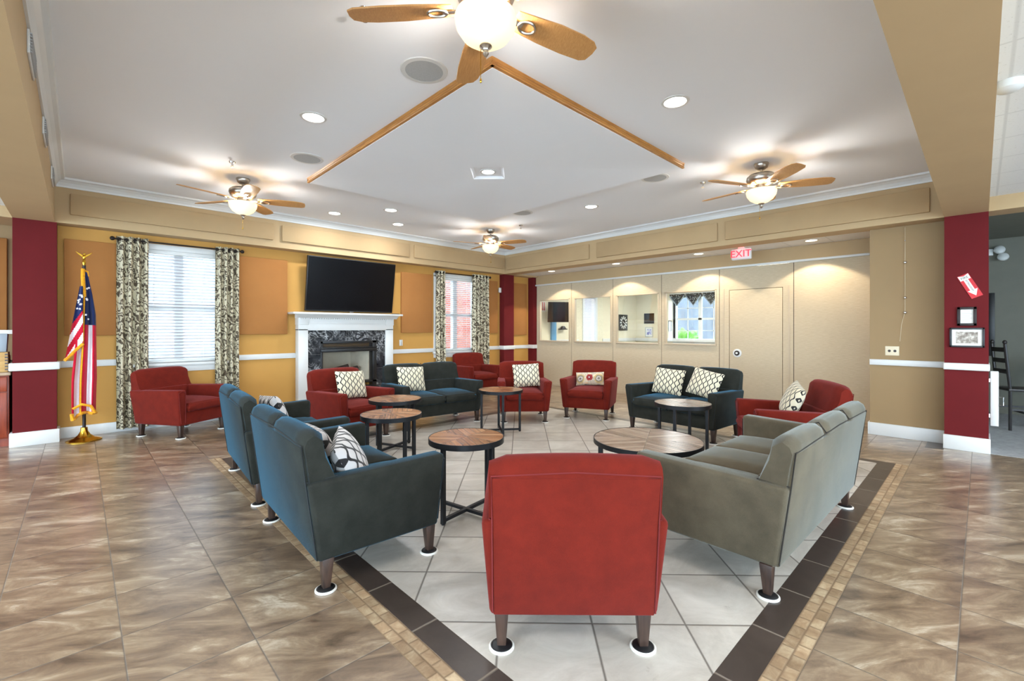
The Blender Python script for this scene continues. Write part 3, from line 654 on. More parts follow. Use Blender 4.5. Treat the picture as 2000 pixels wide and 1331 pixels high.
B().box(-.2, .2, .07, .15, -.15, .15).done('wall_bracket', 'black', tvt, False)
o = B().box(-.07, .07, -.03, .03, 0, .014, .004).done('remote_control', 'black'); o.location = (4.47, 7.94, 1.686); tag(o, 'black remote lying on the right end of the mantel shelf', 'remote')

# ------------------------------------------------------------------ curtains
def curtain_panel(x0, x1, z0, z1, folds, label, flare=0.):
    t_ = thing('curtain', label, 'curtain', ((x0+x1)/2, 8.045, 0), group='leaf print curtains')
    w_ = x1-x0
    def fn(u, v):
        z = z1+(z0-z1)*v; ww = w_*(1+flare*v)
        return Vector(((u-.5)*ww, .045*math.sin(2*PI*folds*u+.6*math.sin(3*v))*(.8+.35*v)+.01*math.sin(9*u+4*v), z))
    B().grid(fn, folds*14, 30).done('cloth', 'curtain', t_, ang=180)
    g2 = B()
    for k in range(folds*2):
        u = (k+.5)/(folds*2); g2.cyl(((u-.5)*w_, -.005, z1-.04), ((u-.5)*w_, .005, z1-.04), .028, n=16) if False else g2.tube([((u-.5)*w_+.0, .026*math.cos(a), z1-.045+.026*math.sin(a)) for a in [2*PI*i/12 for i in range(13)]], .005, 6)
    g2.done('grommet', 'iron', t_)
    return t_
def rod(x0, x1, label):
    t_ = thing('curtain_rod', label, 'curtain rod', ((x0+x1)/2, 8.045, 2.615), group='curtain rods'); h = (x1-x0)/2
    B().cyl((-h, 0, 0), (h, 0, 0), .011, n=12).done('pole', 'iron', t_); B().ball((-h-.02, 0, 0), .028).done('finial', 'iron', t_); B().ball((h+.02, 0, 0), .028).done('finial', 'iron', t_)
    for x in (-h+.06, h-.06): B().box(x-.012, x+.012, 0, YB-8.045, -.02, .02, .003).done('bracket', 'iron', t_)
rod(.34, 1.83, 'dark curtain rod over the left window'); rod(5.5, 6.99, 'dark curtain rod over the window right of the fireplace')
curtain_panel(.36, .70, .05, 2.655, 4, 'leaf print curtain on the left of the left window, beside the flag')
curtain_panel(1.49, 1.81, .05, 2.655, 4, 'leaf print curtain on the right of the left window')
curtain_panel(5.5, 5.72, .05, 2.655, 3, 'narrow leaf print curtain just right of the fireplace')
curtain_panel(6.48, 6.97, .05, 2.655, 5, 'leaf print curtain on the far right, beside the maroon column')

# ------------------------------------------------------------------ wall fittings
def plate(name, loc, rz, w_, h_, mat, label, cat, kind='switch'):
    t_ = thing(name, label, cat, loc, rz)
    B().box(-w_/2, w_/2, -.006, 0, -h_/2, h_/2, .003).done('cover_plate', mat, t_)
    b = B()
    if kind == 'switch': b.box(-.006, .006, -.016, -.004, -.012, .012, .002)
    else:
        for x in (-w_*.2, w_*.2): b.cyl((x, -.008, 0), (x, -.004, 0), .016, n=14)
    b.done('toggle' if kind == 'switch' else 'socket', 'iron' if kind != 'switch' else mat, t_)
plate('light_switch', (4.70, YB, 1.12), 0, .075, .12, 'white', 'white light switch right of the fireplace', 'light switch')
plate('wall_outlet', (7.62, .80, 1.115), -PI/2, .14, .12, 'ivory', 'ivory double socket plate above the rail on the tan right wall', 'outlet', 'socket')
o = B().box(-.035, .035, -.045, 0, -.06, .06, .012, 3).done('motion_sensor', 'white'); o.location = (7.35, YB-.045, 2.34); tag(o, 'small white sensor box beside the far maroon column', 'sensor')
# hanging wire with hooks on the right wall
t_ = thing('hanging_wire', 'thin wire with small knobs hanging down the tan right wall', 'wire', (7.612, .672, 0))
B().tube([(-.004, 0, 2.70), (-.004, 0, 1.63), (-.008, .01, 1.58), (-.006, .035, 1.45), (-.006, .05, 1.24)], .0018, 6).done('wire', 'ivory', t_)
for z, r in ((2.53, .009), (2.25, .02), (1.80, .018), (1.61, .02)):
    B().ball((-.01, 0, z), r).done('knob', 'chrome', t_)
# arrow sign
t_ = thing('arrow_sign', 'tilted red sign with a white arrow on the maroon right column', 'sign', (7.348, .088, 1.893), rot=(PI/2, 0, -PI/2))
R_ = Matrix.Rotation(math.radians(-65), 4, 'Z')
B().box(-.142, .142, -.05, .05, 0, .003, mat4=R_).done('board', 'signred', t_, False)
def flat(pts, z0, z1, mat, nm):
    return B().prism(pts, lambda p, q: R_ @ Vector((p[0], p[1], q)), z0, z1).done(nm, mat, t_, False)
flat([(-.14, .046), (-.08, .046), (-.08, .02), (.05, .02), (.05, .044), (.122, 0), (.05, -.044), (.05, -.02), (-.08, -.02), (-.08, -.046), (-.14, -.046), (-.124, 0)], .003, .004, 'paper', 'arrow')
def stext(b, sz, x, y_, rz, mat):
    v = R_ @ Vector((x, y_, .0045)); return text(b, sz, mat, t_, v, (0, 0, math.radians(-65)+rz), .0004)
stext('FIRE', .036, -.104, 0, PI/2, 'ink'); stext('EXTINGUISHER', .021, -.006, 0, 0, 'ink')
def frame(name, loc, rot, w_, h_, fw, mat, pic, label, cat, lines=0, mat2='paper', group=None):
    t_ = thing(name, label, cat, loc, rot=rot, group=group)
    b = B()
    for a in ((-w_/2, w_/2, h_/2-fw, h_/2), (-w_/2, w_/2, -h_/2, -h_/2+fw), (-w_/2, -w_/2+fw, -h_/2, h_/2), (w_/2-fw, w_/2, -h_/2, h_/2)): b.box(a[0], a[1], -.022, 0, a[2], a[3], .003)
    b.done('frame', mat, t_); B().box(-w_/2+fw, w_/2-fw, -.008, 0, -h_/2+fw, h_/2-fw).done('mat_board', mat2, t_, False)
    if pic:
        k = .62; B().box(-w_*k/2, w_*k/2, -.0105, -.008, -h_*k/2*.95, h_*k/2*.95).done('picture', pic, t_, False)
    if lines:
        l = B()
        for i in range(lines): l.box(-w_*.26, w_*.26*(1 if i % 3 else .6), -.0095, -.008, h_*.22-i*h_*.07, h_*.235-i*h_*.07)
        l.done('print_lines', 'grille', t_, False)
frame('framed_certificate', (7.35, .113, 1.545), (0, 0, -PI/2), .16, .215, .028, 'iron', None, 'small dark framed certificate on the maroon right column', 'frame', 7)
frame('framed_print', (7.35, .113, 1.302), (0, 0, -PI/2), .285, .225, .02, 'black', 'photo', 'wide black framed faded print under the certificate', 'frame')

# ------------------------------------------------------------------ flag
t_ = thing('flag_stand', 'national flag furled on a pole with gold eagle and brass base', 'flag', (.045, 7.8, 0))
B().lathe([(0, .0), (.17, 0), (.172, .012), (.15, .025), (.1, .04), (.06, .075), (.036, .12), (.033, .165), (0, .165)], n=40).done('base', 'brass', t_)
B().cyl((0, 0, .16), (0, 0, 2.2), .017, n=16).done('pole', 'iron', t_)
ea = B(); ea.cyl((0, 0, 2.2), (0, 0, 2.235), .013, .02, 14).cyl((0, 0, 2.235), (0, 0, 2.27), .02, .012, 14).ball((0, 0, 2.30), .02, .9, .9, 1.7, 14).ball((.004, -.012, 2.34), .012)
for sx in (-1, 1):
    ea.hexa([(sx*.01, -.006, 2.295), (sx*.05, -.004, 2.33), (sx*.05, .004, 2.33), (sx*.01, .006, 2.295), (sx*.01, -.006, 2.325), (sx*.085, -.002, 2.375), (sx*.085, .002, 2.375), (sx*.01, .006, 2.325)], .002, 1)
ea.done('eagle_finial', 'fgoldm' if False else 'brass', t_)
def flw(v):   # half width of the drape by height fraction
    for (a, p), (b, q) in zip(((0, .02), (.05, .03), (.15, .055), (.3, .085), (.5, .095), (.75, .115), (1, .11)), ((.05, .03), (.15, .055), (.3, .085), (.5, .095), (.75, .115), (1, .11), (1.01, .11))):
        if a <= v <= b: return p+(q-p)*(v-a)/(b-a)
    return .1
Z1, Z2 = 2.11, .36
def drape(u, v):
    wd = flw(v); z = Z1+(Z2-Z1)*v + (.13*(.5-abs(u-.42))-.09*(u > .0)*(1-u))*v*1.0
    a = 2*PI*2.5*u+1.2*v
    return Vector(((u-.5)*2*wd+.012*math.sin(5*v)+.01, -.05-.035*math.sin(a)*min(1, v*3), z))
def dcol(u, v):
    if v < .38: return 2
    return (0, 1, 1, 0, 0, 0, 1, 1, 0, 0)[min(9, int(u*10))]
def flap(u, v):
    z = 1.93-.80*v-.10*u*v; wd = .03+.13*v
    return Vector((-.01-wd*u, -.085-.03*math.sin(5*u+2*v)-.02*u, z+.10*(1-u)*v))
def fcol(u, v):
    if v < .42+.1*u: return 2
    return int((v*6.2-u*1.2)) % 2
fcb = B().grid(drape, 60, 90, mif=dcol).grid(flap, 24, 60, mif=fcol)
for i in range(22):
    if i < 11: p = drape(.2+.6*random.random(), .1+.25*random.random())+Vector((0, -.012, 0))
    else: p = flap(.15+.7*random.random(), .12+.3*random.random())+Vector((0, -.006, 0))
    pts = []
    for k in range(10): r_ = .016 if k % 2 == 0 else .007; pts.append((r_*math.sin(PI*k/5), r_*math.cos(PI*k/5)))
    fcb.prism(pts, lambda q, h: (p.x+q[0], p.y+h, p.z+q[1]), -.002, .002, mi=1)
fc = fcb.done('flag_cloth', ['fred', 'fwhite', 'fblue'], t_, ang=60)
fr = B()
fr.tube([drape(u/24, 1.0)+Vector((0, -.004, -.012)) for u in range(25)], .02, 6)
fr.tube([flap(u/12, 1.0)+Vector((0, -.002, -.012)) for u in range(13)], .018, 6)
fr.tube([drape(.38, v/30)+Vector((-.005, -.02, 0)) for v in range(2, 31)], .009, 6)
fr.tube([Vector((-.01, -.04, 2.15)), Vector((-.012, -.06, 2.05)), Vector((-.005, -.07, 1.9)), Vector((0, -.075, 1.8))], .02, 8).tube([Vector((.0, -.03, 2.13)), Vector((.03, -.04, 2.12)), Vector((.036, -.04, 2.06))], .012, 6)
fr.tube([Vector((-.10, -.10, .42)), Vector((-.02, -.12, .47)), Vector((.06, -.115, .44)), Vector((.1, -.1, .35))], .017, 6)
fr.done('fringe', 'fgold', fc)

# ------------------------------------------------------------------ upholstered seating
YR = lambda z: .365+(z-.17)*.135            # rear plane of every back
def seat_base(t_, fab, pipe, lx, ly, tx, ax, nsec, H, yoff=0., nbot=.365, legs=((-1, -1), (1, -1), (-1, 1), (1, 1))):
    ry = lambda z: YR(z)+yoff
    xb = ax-.05; th = .122; xi = ax-th-.01
    fy = -.385-yoff*.3
    for sx in (-1, 1):
        q = [(sx*(xb-th+.01), fy+.02, .165), (sx*xb, fy+.02, .165), (sx*xb, ry(.165), .165), (sx*(xb-th+.01), ry(.165), .165),
             (sx*(ax-th), fy, .622), (sx*ax, fy, .622), (sx*(ax-.018), ry(.6), .60), (sx*(ax-th-.018), ry(.6), .60)]
        if sx < 0: q = [q[1], q[0], q[3], q[2], q[5], q[4], q[7], q[6]]
        a = B().hexa(q, .024, 4).done('arm', fab, t_)
        B().tube([(sx*(ax-th+.014), fy+.004, .2), (sx*(ax-th+.014), fy-.001, .585), (sx*(ax-th/2), fy-.001, .612), (sx*(ax-.014), fy-.001, .585), (sx*(xb-.012), fy+.018, .2)], .0035, 5).done('piping', pipe, a)
    B().box(-xi-.01, xi+.01, fy+.02, .3, .168, .335, .012, 2).done('front_rail', fab, t_)
    wsec = 2*xi/nsec
    for k in range(nsec):
        x0 = -xi+k*wsec+.003; x1 = x0+wsec-.006
        t = bmesh.new(); bmesh.ops.create_cube(t, size=1); bmesh.ops.subdivide_edges(t, edges=t.edges[:], cuts=7, use_grid_fill=True)
        for v in t.verts:
            x, y_, z = v.co*2
            cr2 = (1-x**4)*(1-y_**4)
            sh = 1-.03*(abs(x)**6)*(z*z > .5) 
            v.co = Vector(((x0+x1)/2+x*(x1-x0)/2-.012*x*abs(z)**4*abs(x)**8, -.065-yoff*.3+y_*.335*(1-.03*abs(z)**4)-.012*(1-z*z)*(y_ < -.9), .392+z*.058+(.028*cr2 if z > .9 else 0)))
        B().add(t, .018, 3, ang=.9).done('seat_cushion', fab, t_, ang=180)
    # backrest: lower slab between the arms, upper sections over the arms
    bk = B(); zt = H
    bk.hexa([(-xi, .19, .17), (xi, .19, .17), (xi, ry(.17), .17), (-xi, ry(.17), .17), (-xi, .245+yoff, .61), (xi, .245+yoff, .61), (xi, ry(.61), .61), (-xi, ry(.61), .61)], .012, 2)
    ws = 2*tx/nsec
    for k in range(nsec):
        xa, xc = -tx+k*ws, -tx+(k+1)*ws
        il, ir = (.0 if k else .012), (.0 if k < nsec-1 else .012)
        t = bmesh.new(); prof = [(ry(.585), .585), (ry(.70), .70), (ry(.80), H-.055), (ry(.80)-.012, H-.022), (ry(.80)-.045, H), (ry(.8)-.085, H-.004), (ry(.8)-.12, H-.03), (.315+yoff, .74), (.262+yoff, .60), (.262+yoff, .585)]
        nx = 10; rows = []
        for i in range(nx+1):
            f_ = i/nx; x = xa+(xc-xa)*f_; e = min(f_, 1-f_)*(xc-xa)
            pinch = 1-max(0, 1-e/.035)**2*.16
            row = []
            for (y_, z) in prof:
                zc = z + (.012*(1-(2*f_-1)**2) if z > .7 else 0) - (1-pinch)*.12*(z > .7)
                yy = y_ - (1-pinch)*.18*(1 if y_ > .38+yoff else -1)*.5
                row.append(t.verts.new((x, yy, zc)))
            rows.append(row)
        for r1, r2 in zip(rows, rows[1:]):
            for j in range(len(prof)): t.faces.new((r1[j], r1[(j+1) % len(prof)], r2[(j+1) % len(prof)], r2[j]))
        t.faces.new(rows[0]); t.faces.new(rows[-1][::-1])
        bk.add(t)
    xq = min(tx-.012, ax-.058)
    bk.hexa([(-xq+.004, ry(.18)-.05, .172), (xq-.004, ry(.18)-.05, .172), (xq-.004, ry(.172)+.006, .172), (-xq+.004, ry(.172)+.006, .172), (-xq, ry(.78)-.05, H-.075), (xq, ry(.78)-.05, H-.075), (xq, ry(H-.075)+.003, H-.075), (-xq, ry(H-.075)+.003, H-.075)], .008, 2)
    bo = bk.done('backrest', fab, t_, ang=50)
    pp = B(); xs = min(tx-.014, ax-.05)
    pp.tube([(-xs, ry(.19)+.005, .185), (-xs, ry(.6)+.005, .6), (-tx+.012, ry(.78)+.0, H-.068), (0, ry(.8)+.002, H-.05), (tx-.012, ry(.78)+.0, H-.068), (xs, ry(.6)+.005, .6), (xs, ry(.19)+.005, .185)], .0035, 5)
    for k in range(1, nsec):
        x = -tx+k*ws; pp.tube([(x, ry(.8)+.002, H-.06), (x, ry(.8)-.04, H+.001), (x, ry(.8)-.12, H-.03), (x, .312+yoff, .74), (x, .258+yoff, .6)], .004, 5)
    for sx in (-1, 1): pp.tube([(sx*(tx-.004), ry(.6), .604), (sx*(tx-.002), .27+yoff, .612)], .0035, 5)
    pp.done('piping', pipe, bo)
    for sx, sy in legs:
        l = B(); x, y_ = sx*lx, sy*ly+(yoff if sy > 0 else -yoff*.3)
        a, b = .031, .019
        l.hexa([(x-b, y_-b, .014), (x+b, y_-b, .014), (x+b, y_+b, .014), (x-b, y_+b, .014), (x-a, y_-a-.004*sy, .175), (x+a, y_-a-.004*sy, .175), (x+a, y_+a-.004*sy, .175), (x-a, y_+a-.004*sy, .175)], .004, 2)
        lo = l.done('leg', 'leg', t_)
        B().lathe([(0, .018), (.036, .018), (.046, .012), (.048, .002), (0, .002)], (x, y_, 0), 24, 0).lathe([(.044, .0), (.044, .007), (.05, .011), (.056, .007), (.056, .0)], (x, y_, 0), 28, 1).done('floor_glide', ['black', 'pad'], lo)
AG, LG = 'red armchairs around the rug tiles', 'charcoal loveseats around the tables'
ach = thing('armchair', 'red upholstered armchair seen from behind in the foreground', 'armchair', group=AG)
seat_base(ach, 'red', 'redpipe', .31, .316, .361, .411, 1, .86)
chairs = [((1.783, 1.47), 135.6, None), ((1.02, 7.50), 33.2, 'red armchair under the left window, beside the flag'), ((2.55, 5.679), 9.1, 'red armchair with patterned pillow in front of the fireplace'),
          ((6.22, 7.58), -8.6, 'red armchair in the far corner, half hidden behind the gray loveseat'), ((5.015, 4.97), -41.2, 'red armchair with patterned pillow behind a small round table, mid room'),
          ((5.955, 4.38), -64.8, 'red armchair with floral lumbar pillow in front of the partition'), ((5.221, 1.382), -147.2, 'red armchair on the right behind the taupe sofa')]
for i, ((x, y), a, lb) in enumerate(chairs):
    if i == 0: ach.location = (x, y, .0016); ach.rotation_euler.z = math.radians(a)
    else: dup(ach, (x, y, .0016), math.radians(a), lb)
lov = thing('loveseat', 'charcoal loveseat nearest the viewer on the left, its bluish back turned', 'loveseat', group=LG)
seat_base(lov, 'char', 'charpipe', .578, .316, .616, .659, 2, .86)
loves = [((1.299, 2.995), 87.1, None), ((1.39, 4.539), 85.8, 'charcoal loveseat behind the nearest left loveseat, back also turned'),
         ((3.813, 5.679), -6.2, 'gray loveseat facing the tables, right of the fireplace'), ((5.907, 2.81), -93.5, 'charcoal loveseat with two pillows in front of the partition door')]
for i, ((x, y), a, lb) in enumerate(loves):
    if i == 0: lov.location = (x, y, .0016); lov.rotation_euler.z = math.radians(a)
    else: dup(lov, (x, y, .0016), math.radians(a), lb)
sof = thing('sofa', 'long taupe velvet sofa on the right, back to the viewer', 'sofa', (3.474, 1.107, .0016), math.radians(179))
seat_base(sof, 'taupe', 'taupepipe', .872, .316, .9, .943, 3, .842, .035)

# pillows -----------------------------------------------------------------
def make_pillow(w_, h_, th, mat, label):
    t_ = thing('throw_pillow', label, 'pillow', group='pillows on the seats')
    def side(sg):
        def fn(u, v):
            a, b = 2*u-1, 2*v-1
            k = max(0., (1-abs(a)**2.6)*(1-abs(b)**2.6))**.5
            px = a*w_/2*(1-.07*(1-a*a*0)*(1-abs(b)**2)*.6); pz = b*h_/2*(1-.07*(1-abs(a)**2)*.6)
            return Vector((px, sg*th/2*k, pz))
        return fn
    B().grid(side(1), 22, 22).grid(side(-1), 22, 22).done('cover', mat, t_, ang=180)
    return t_
def posed(px, py, a, lx, ly, lz):
    c, s = math.cos(math.radians(a)), math.sin(math.radians(a)); return (px+c*lx-s*ly, py+s*lx+c*ly, lz)
pg = make_pillow(.43, .37, .15, 'ogee', 'ogee print pillow on the red armchair by the fireplace')
def place(src, chair, lx, ly, lz, yaw, tilt, roll, label, first=False):
    (x, y), a, _ = chair
    loc = posed(x, y, a, lx, ly, lz); rot = (math.radians(-tilt), math.radians(roll), math.radians(a+yaw))
    if first: src.location = loc; src.rotation_euler = rot; src['label'] = label; return src
    return dup3(src, loc, rot, label)
place(pg, chairs[2], .07, .10, .665, 0, 20, 3, 'ogee print pillow on the red armchair by the fireplace', True)
place(pg, chairs[4], .06, .10, .665, 4, 18, -3, 'ogee print pillow on the middle red armchair behind the small table')
place(pg, chairs[6], -.02, .06, .665, -10, 24, 8, 'ogee print pillow on the right red armchair behind the taupe sofa')
place(pg, loves[2], -.30, .10, .665, 0, 18, 2, 'ogee print pillow on the gray loveseat right of the fireplace')
place(pg, loves[3], -.26, .09, .66, 8, 20, 4, 'left ogee print pillow on the loveseat before the partition door')
place(pg, loves[3], .27, .08, .68, -6, 24, 10, 'right ogee print pillow on the loveseat before the partition door')
pb = make_pillow(.40, .35, .16, 'ogeebold', 'bold print pillow')
place(pb, loves[0], -.36, .10, .60, -24, 26, -8, 'bold black and white print pillow at the near arm of the nearest left loveseat', True)
place(pb, loves[0], .03, .16, .60, 0, 20, 0, 'bold print pillow peeking over the back of the nearest left loveseat')
place(pb, loves[1], -.22, .13, .65, 6, 18, 5, 'bold print pillow peeking over the farther left loveseat')
pf = make_pillow(.46, .22, .13, 'floral', 'floral lumbar pillow on the red armchair before the glazed partition')
place(pf, chairs[5], -.02, .10, .585, 3, 20, -3, 'floral lumbar pillow on the red armchair before the glazed partition', True)

# tables ------------------------------------------------------------------
def table(x, y, R, H, rz, mat, label, cat='side table', name='side_table', lt=.03):
    t_ = thing(name, label, cat, (x, y, .0015), math.radians(rz), 'round plank top tables')
    B().lathe([(0, H-.022), (R-.004, H-.022), (R-.004, H-.001), (0, H-.001)], n=64).done('table_top', mat, t_, ang=30)
    B().lathe([(R-.005, H-.04), (R, H-.04), (R, H+.001), (R-.006, H+.001), (R-.006, H-.03)], n=64).done('rim', 'rim', t_, ang=30)
    q = R*.92-lt/2
    for k in range(4):
        a = k*PI/2; m4 = Matrix.Rotation(a, 4, 'Z')
        B().box(q-lt/2, q+lt/2, -lt/2, lt/2, .006, H-.02, .002, 1, mat4=m4).cyl(m4 @ Vector((q, 0, 0)), m4 @ Vector((q, 0, .007)), lt*.45, n=10).done('leg', 'rim', t_)
    B().box(-q, q, -lt/2, lt/2, .02, .02+lt*.8, .002, 1).box(-lt/2, lt/2, -q, q, .021, .019+lt*.8, .002, 1).done('stretcher', 'rim', t_)
    B().box(-q, q, -lt/2, lt/2, H-.045, H-.023).box(-lt/2, lt/2, -q, q, H-.046, H-.0235).done('top_brace', 'rim', t_, False)
table(2.117, 2.702, .285, .585, 10, 'plank', 'round plank side table nearest, between left loveseat and red chair')
table(2.172, 3.94, .287, .585, 0, 'plank', 'round plank side table in front of the farther left loveseat')
table(2.673, 4.76, .300, .585, 22, 'plank', 'round plank side table just behind another, beside the fireplace armchair')
table(4.13, 4.52, .300, .58, 54, 'plank', 'round plank side table in front of the middle red armchair')
table(4.869, 2.314, .300, .575, 8, 'plank2', 'round gray plank side table in front of the dark loveseat')
table(3.609, 2.038, .465, .43, 25, 'plank2', 'large low round plank coffee table in front of the taupe sofa', 'coffee table', 'coffee_table', .04)

# ------------------------------------------------------------------ left alcove cabinet
t_ = thing('base_cabinet', 'cherry wood base cabinet at the left edge, beside the maroon column', 'cabinet', (-1.2, 8.0, 0))
B().box(-.6, .6, .0, .58, .1, .85, .003).box(-.6, .6, .06, .58, 0, .1).done('carcass', 'cherry', t_)
for k in range(3):
    x0 = -.59+k*.395; x1 = x0+.385
    d = B().box(x0, x1, -.02, 0, .66, .83, .005).done('drawer', 'cherry', t_); B().tube([(x0+.12, -.022, .745), (x0+.13, -.045, .745), (x1-.13, -.045, .745), (x1-.12, -.022, .745)], .005, 8).done('handle', 'nickel', d)
    d = B().box(x0, x1, -.02, 0, .12, .65, .005).box(x0+.06, x1-.06, -.027, -.012, .18, .59, .008).done('door', 'cherry', t_)
o = B().box(-1.82, -.585, 7.96, 8.59, .851, .886, .006).done('countertop', 'counter'); tag(o, 'beige countertop on the cherry cabinet at the left edge', 'countertop')
t_ = thing('wooden_crate', 'pale wooden box with dovetailed corner on the countertop, left edge', 'crate', (-.745, 8.17, .887))
B().box(-.13, .13, -.1, .1, 0, .235, .003).done('body', 'crate', t_)
d = B()
for k in range(6): d.box(.105, .131, -.101, -.09, .02+k*.036, .038+k*.036)
d.done('dovetail', 'leg', t_, False)
t_ = thing('paper_dispenser', 'gray plastic holder with white sheets on top of the wooden crate', 'holder', (-.68, 8.17, 1.124))
B().hexa([(-.06, -.06, 0), (.05, -.06, 0), (.05, .06, 0), (-.06, .06, 0), (-.07, -.07, .22), (.06, -.07, .22), (.06, .07, .22), (-.07, .07, .22)], .008, 2).done('body', 'bagpl', t_)
B().box(-.05, .1, -.05, .05, .215, .265, .004).done('sheets', 'paper', t_)
t_ = thing('condiment_basket', 'dark wire basket of packets beside the crate on the countertop', 'basket', (-.645, 8.3, .887))
b = B()
for z in (.0, .06, .12): b.tube([(.055*math.cos(a), .09*math.sin(a), z+.005) for a in [2*PI*i/20 for i in range(21)]], .004, 6)
for i in range(14): a = 2*PI*i/14; b.tube([(.055*math.cos(a), .09*math.sin(a), .005), (.055*math.cos(a), .09*math.sin(a), .125)], .003, 5)
b.box(-.05, .05, -.08, .08, .0, .006); b.done('basket', 'black', t_)
B().box(-.03, .02, -.05, .03, .02, .16, .004).box(-.01, .03, -.02, .06, .02, .19, .004).done('packets', 'paper', t_)

# ------------------------------------------------------------------ right side: gate, dining room
t_ = thing('half_door', 'white half height swing door folded beside the maroon right column', 'gate', (7.42, -.062, 0))
B().box(-.025, .03, -.075, -.01, .31, .925, .006).done('leaf', 'white', t_)
B().tube([(-.03, -.078, .55), (-.03, -.11, .55), (-.03, -.11, .64), (-.03, -.078, .64)], .004, 6).done('pull', 'chrome', t_); B().box(0, .02, -.012, .0, .4, .44).box(0, .02, -.012, .0, .8, .84).done('hinge', 'chrome', t_, False)
t_ = thing('emergency_light', 'white twin head emergency light on the dark dining room wall', 'emergency light', (10.99, -.16, 2.68), group=None)
B().box(-.06, 0, .02, .16, -.06, .05, .01).done('housing', 'white', t_)
for z, y in ((.02, -.05), (-.1, -.09)): B().lathe([(0, 0), (.07, .0), (.066, .025), (.04, .045), (0, .055)], n=24).done('lamp_head', 'white', t_); t_.children[-1].location = (-.07, y, z); t_.children[-1].rotation_euler = (0, -1.2, 0)
o = B().box(10.95, 11.0, -.16, -.08, .95, 2.0, .006).done('wall_board', 'black'); tag(o, 'tall black board on the dark dining room wall behind the column', 'board')
def dchair(x, y, z, rz, label):
    t_ = thing('dining_chair', label, 'chair', (x, y, z), math.radians(rz), 'dark dining chairs'); t_.scale = (1, 1, 1.25)
    B().box(-.2, .2, -.2, .2, .43, .46, .01).done('seat', 'darkwood', t_)
    for sx in (-1, 1):
        B().tube([(sx*.18, -.18, 0), (sx*.18, -.18, .44)], .018, 8).done('leg', 'darkwood', t_)
        B().tube([(sx*.18, .18, 0), (sx*.18, .18, .45), (sx*.17, .23, .95)], .018, 8).ball((sx*.17, .23, .97), .024).done('leg', 'darkwood', t_)
    b = B()
    for z2 in (.62, .74, .86): b.box(-.17, .17, .19+(z2-.45)*.08, .205+(z2-.45)*.08, z2, z2+.05, .005)
    b.done('back_slats', 'darkwood', t_); B().box(-.18, .18, -.01, .01, .18, .2).box(-.19, -.17, -.18, .18, .22, .24).box(.17, .19, -.18, .18, .22, .24).done('stretcher', 'darkwood', t_, False)
dchair(9.45, -.385, .005, 20, 'dark ladder back dining chair nearest the half door'); dchair(11.0-.35, -1.7, .005, 180, 'dark dining chair on the far side of the black dining table')
t_ = thing('dining_table', 'black dining table in the dim room at the right edge', 'table', (10.1, -1.15, .005))
B().box(-.45, .45, -.6, .6, .90, .94, .008).done('table_top', 'darkwood', t_)
for sx in (-1, 1):
    for sy in (-1, 1): B().box(sx*.38-.03, sx*.38+.03, sy*.53-.03, sy*.53+.03, 0, .90, .005).done('leg', 'darkwood', t_)

# ------------------------------------------------------------------ room behind the partition
t_ = thing('television', 'black television on a wall arm seen through the leftmost glazed panel', 'television', (9.25, 7.78, 1.85), rot=(math.radians(8), 0, math.radians(-35)))
B().box(-.33, .33, -.02, .03, -.27, .27, .008).done('casing', 'black', t_); B().box(-.32, .32, -.023, -.019, -.255, .26).done('screen', 'screen', t_, False); B().box(-.05, .05, .03, .42, -.06, .06).done('wall_bracket', 'black', t_, False)
o = B().box(9.27, 9.46, 8.08, 8.14, .95, 1.76, .006).done('door_frame_panel', plain('sky_blue_paint', (110, 166, 206), .5)); tag(o, 'narrow sky blue upright board below the television behind glass', 'board'); 
t_ = thing('arrow_sign', 'white sign with two red arrows seen through the leftmost glazed panel', 'sign', (8.98, 8.135, 2.0), rot=(PI/2, 0, 0))
B().box(-.08, .08, -.14, .14, 0, .004).done('board', 'paper', t_, False)
for x in (-.035, .035): B().prism([(x-.014, .12), (x+.014, .12), (x+.014, -.06), (x+.03, -.06), (x, -.12), (x-.03, -.06), (x-.014, -.06)], lambda p, q: (p[0], p[1], q), .004, .006).done('arrow', 'signred', t_, False)
o = B().box(-.12, .12, -.14, 0, 0, .03, .006).hexa([(-.1, -.12, .03), (.1, -.12, .03), (.06, -.02, .03), (-.06, -.02, .03), (-.03, -.1, .1), (.05, -.1, .1), (.03, -.03, .1), (-.03, -.03, .1)], .01).done('wall_shelf', 'black'); o.location = (9.72, 8.14, 1.38); tag(o, 'small black shelf on the wall under the annex television', 'shelf')
t_ = thing('wall_clock', 'square black wall clock with white ray marks behind the third glazed panel', 'clock', (12.85, 8.135, 1.61), rot=(PI/2, 0, 0))
B().box(-.25, .25, -.26, .26, 0, .03, .01).done('face', 'black', t_)
b = B()
for k in range(12): b.box(.11, .21, -.022, .022, .03, .034, mat4=Matrix.Rotation(k*PI/6, 4, 'Z'))
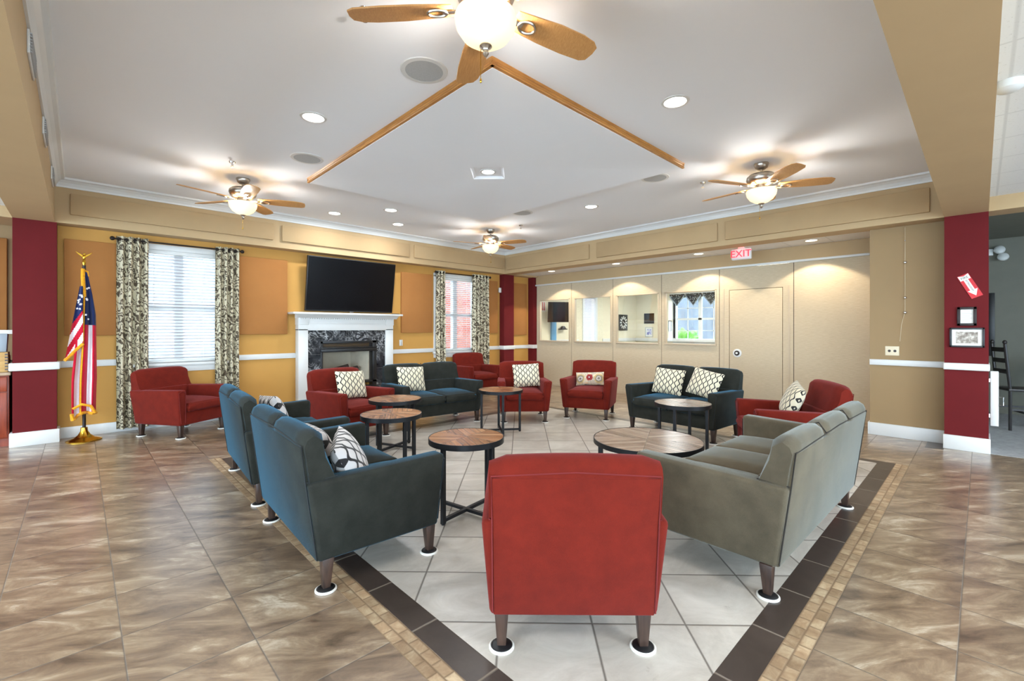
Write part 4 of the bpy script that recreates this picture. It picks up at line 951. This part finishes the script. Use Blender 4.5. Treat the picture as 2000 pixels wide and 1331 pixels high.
b.done('hour_marks', 'paper', t_, False); B().box(-.01, .08, -.01, .01, .033, .037, mat4=Matrix.Rotation(-.5, 4, 'Z')).box(-.01, .06, -.012, .012, .033, .037, mat4=Matrix.Rotation(2.6, 4, 'Z')).done('hands', 'paper', t_, False)
frame('framed_picture', (13.7, 7.66, 1.75), (0, 0, -PI/2), .36, .34, .07, 'iron', 'ink', 'dark framed picture behind the third glazed panel, upper one', 'picture', group='annex pictures')
frame('framed_picture', (13.7, 7.66, 1.5-.0), (0, 0, -PI/2), .28, .32, .015, 'grille', 'art', 'thin framed violet print behind the third glazed panel, lower one', 'picture', group='annex pictures')
bpy.data.objects[[o.name for o in C.objects if o.name.startswith('framed_picture')][-1]].location.z = 1.30
frame('framed_picture', (13.69, 6.92, 1.5), (0, 0, -PI/2), .1, .34, .015, 'black', None, 'slim framed picture left of the window behind the fourth glazed panel', 'picture', group='annex pictures')
t_ = thing('window_valance', 'dark patterned valance with pointed swags over the annex window', 'valance', (13.66, 5.97, 2.5))
for k, (y0, y1) in enumerate(((.45, .95), (-.08, .42), (-.62, -.12), (-1.1, -.66))):
    ym = (y0+y1)/2
    B().prism([(y0, 0), (y1, 0), (y1-.02, -.06), (ym, -.36), (y0+.02, -.06)], lambda p, q: (q, p[0], p[1]), -.02, .0).done('swag', 'valance', t_, False)
    B().tube([(-.024, y0+.01, -.06), (-.024, ym, -.37), (-.024, y1-.01, -.06)], .018, 6).done('edging', 'bagpl', t_)
B().box(-.01, .02, -1.1, .95, -.02, .03).done('board', 'white', t_, False)
for (y, z, r, lb) in ((7.6, 1.0, .62, 'green bush outside the annex window, left of its mullion'), (5.9, .9, .62, 'green bush outside the annex window, right of its mullion')):
    t = bmesh.new(); bmesh.ops.create_icosphere(t, subdivisions=5, radius=r)
    for v in t.verts: v.co *= 1+.16*math.sin(23*v.co.x+3*v.co.z)*math.sin(19*v.co.y)+.12*math.sin(31*v.co.z+7*v.co.y)
    o = B().add(t).done('bush', 'leaf'); o.location = (16.2, y, z*.7); tag(o, lb, 'bush', 'bushes outside')
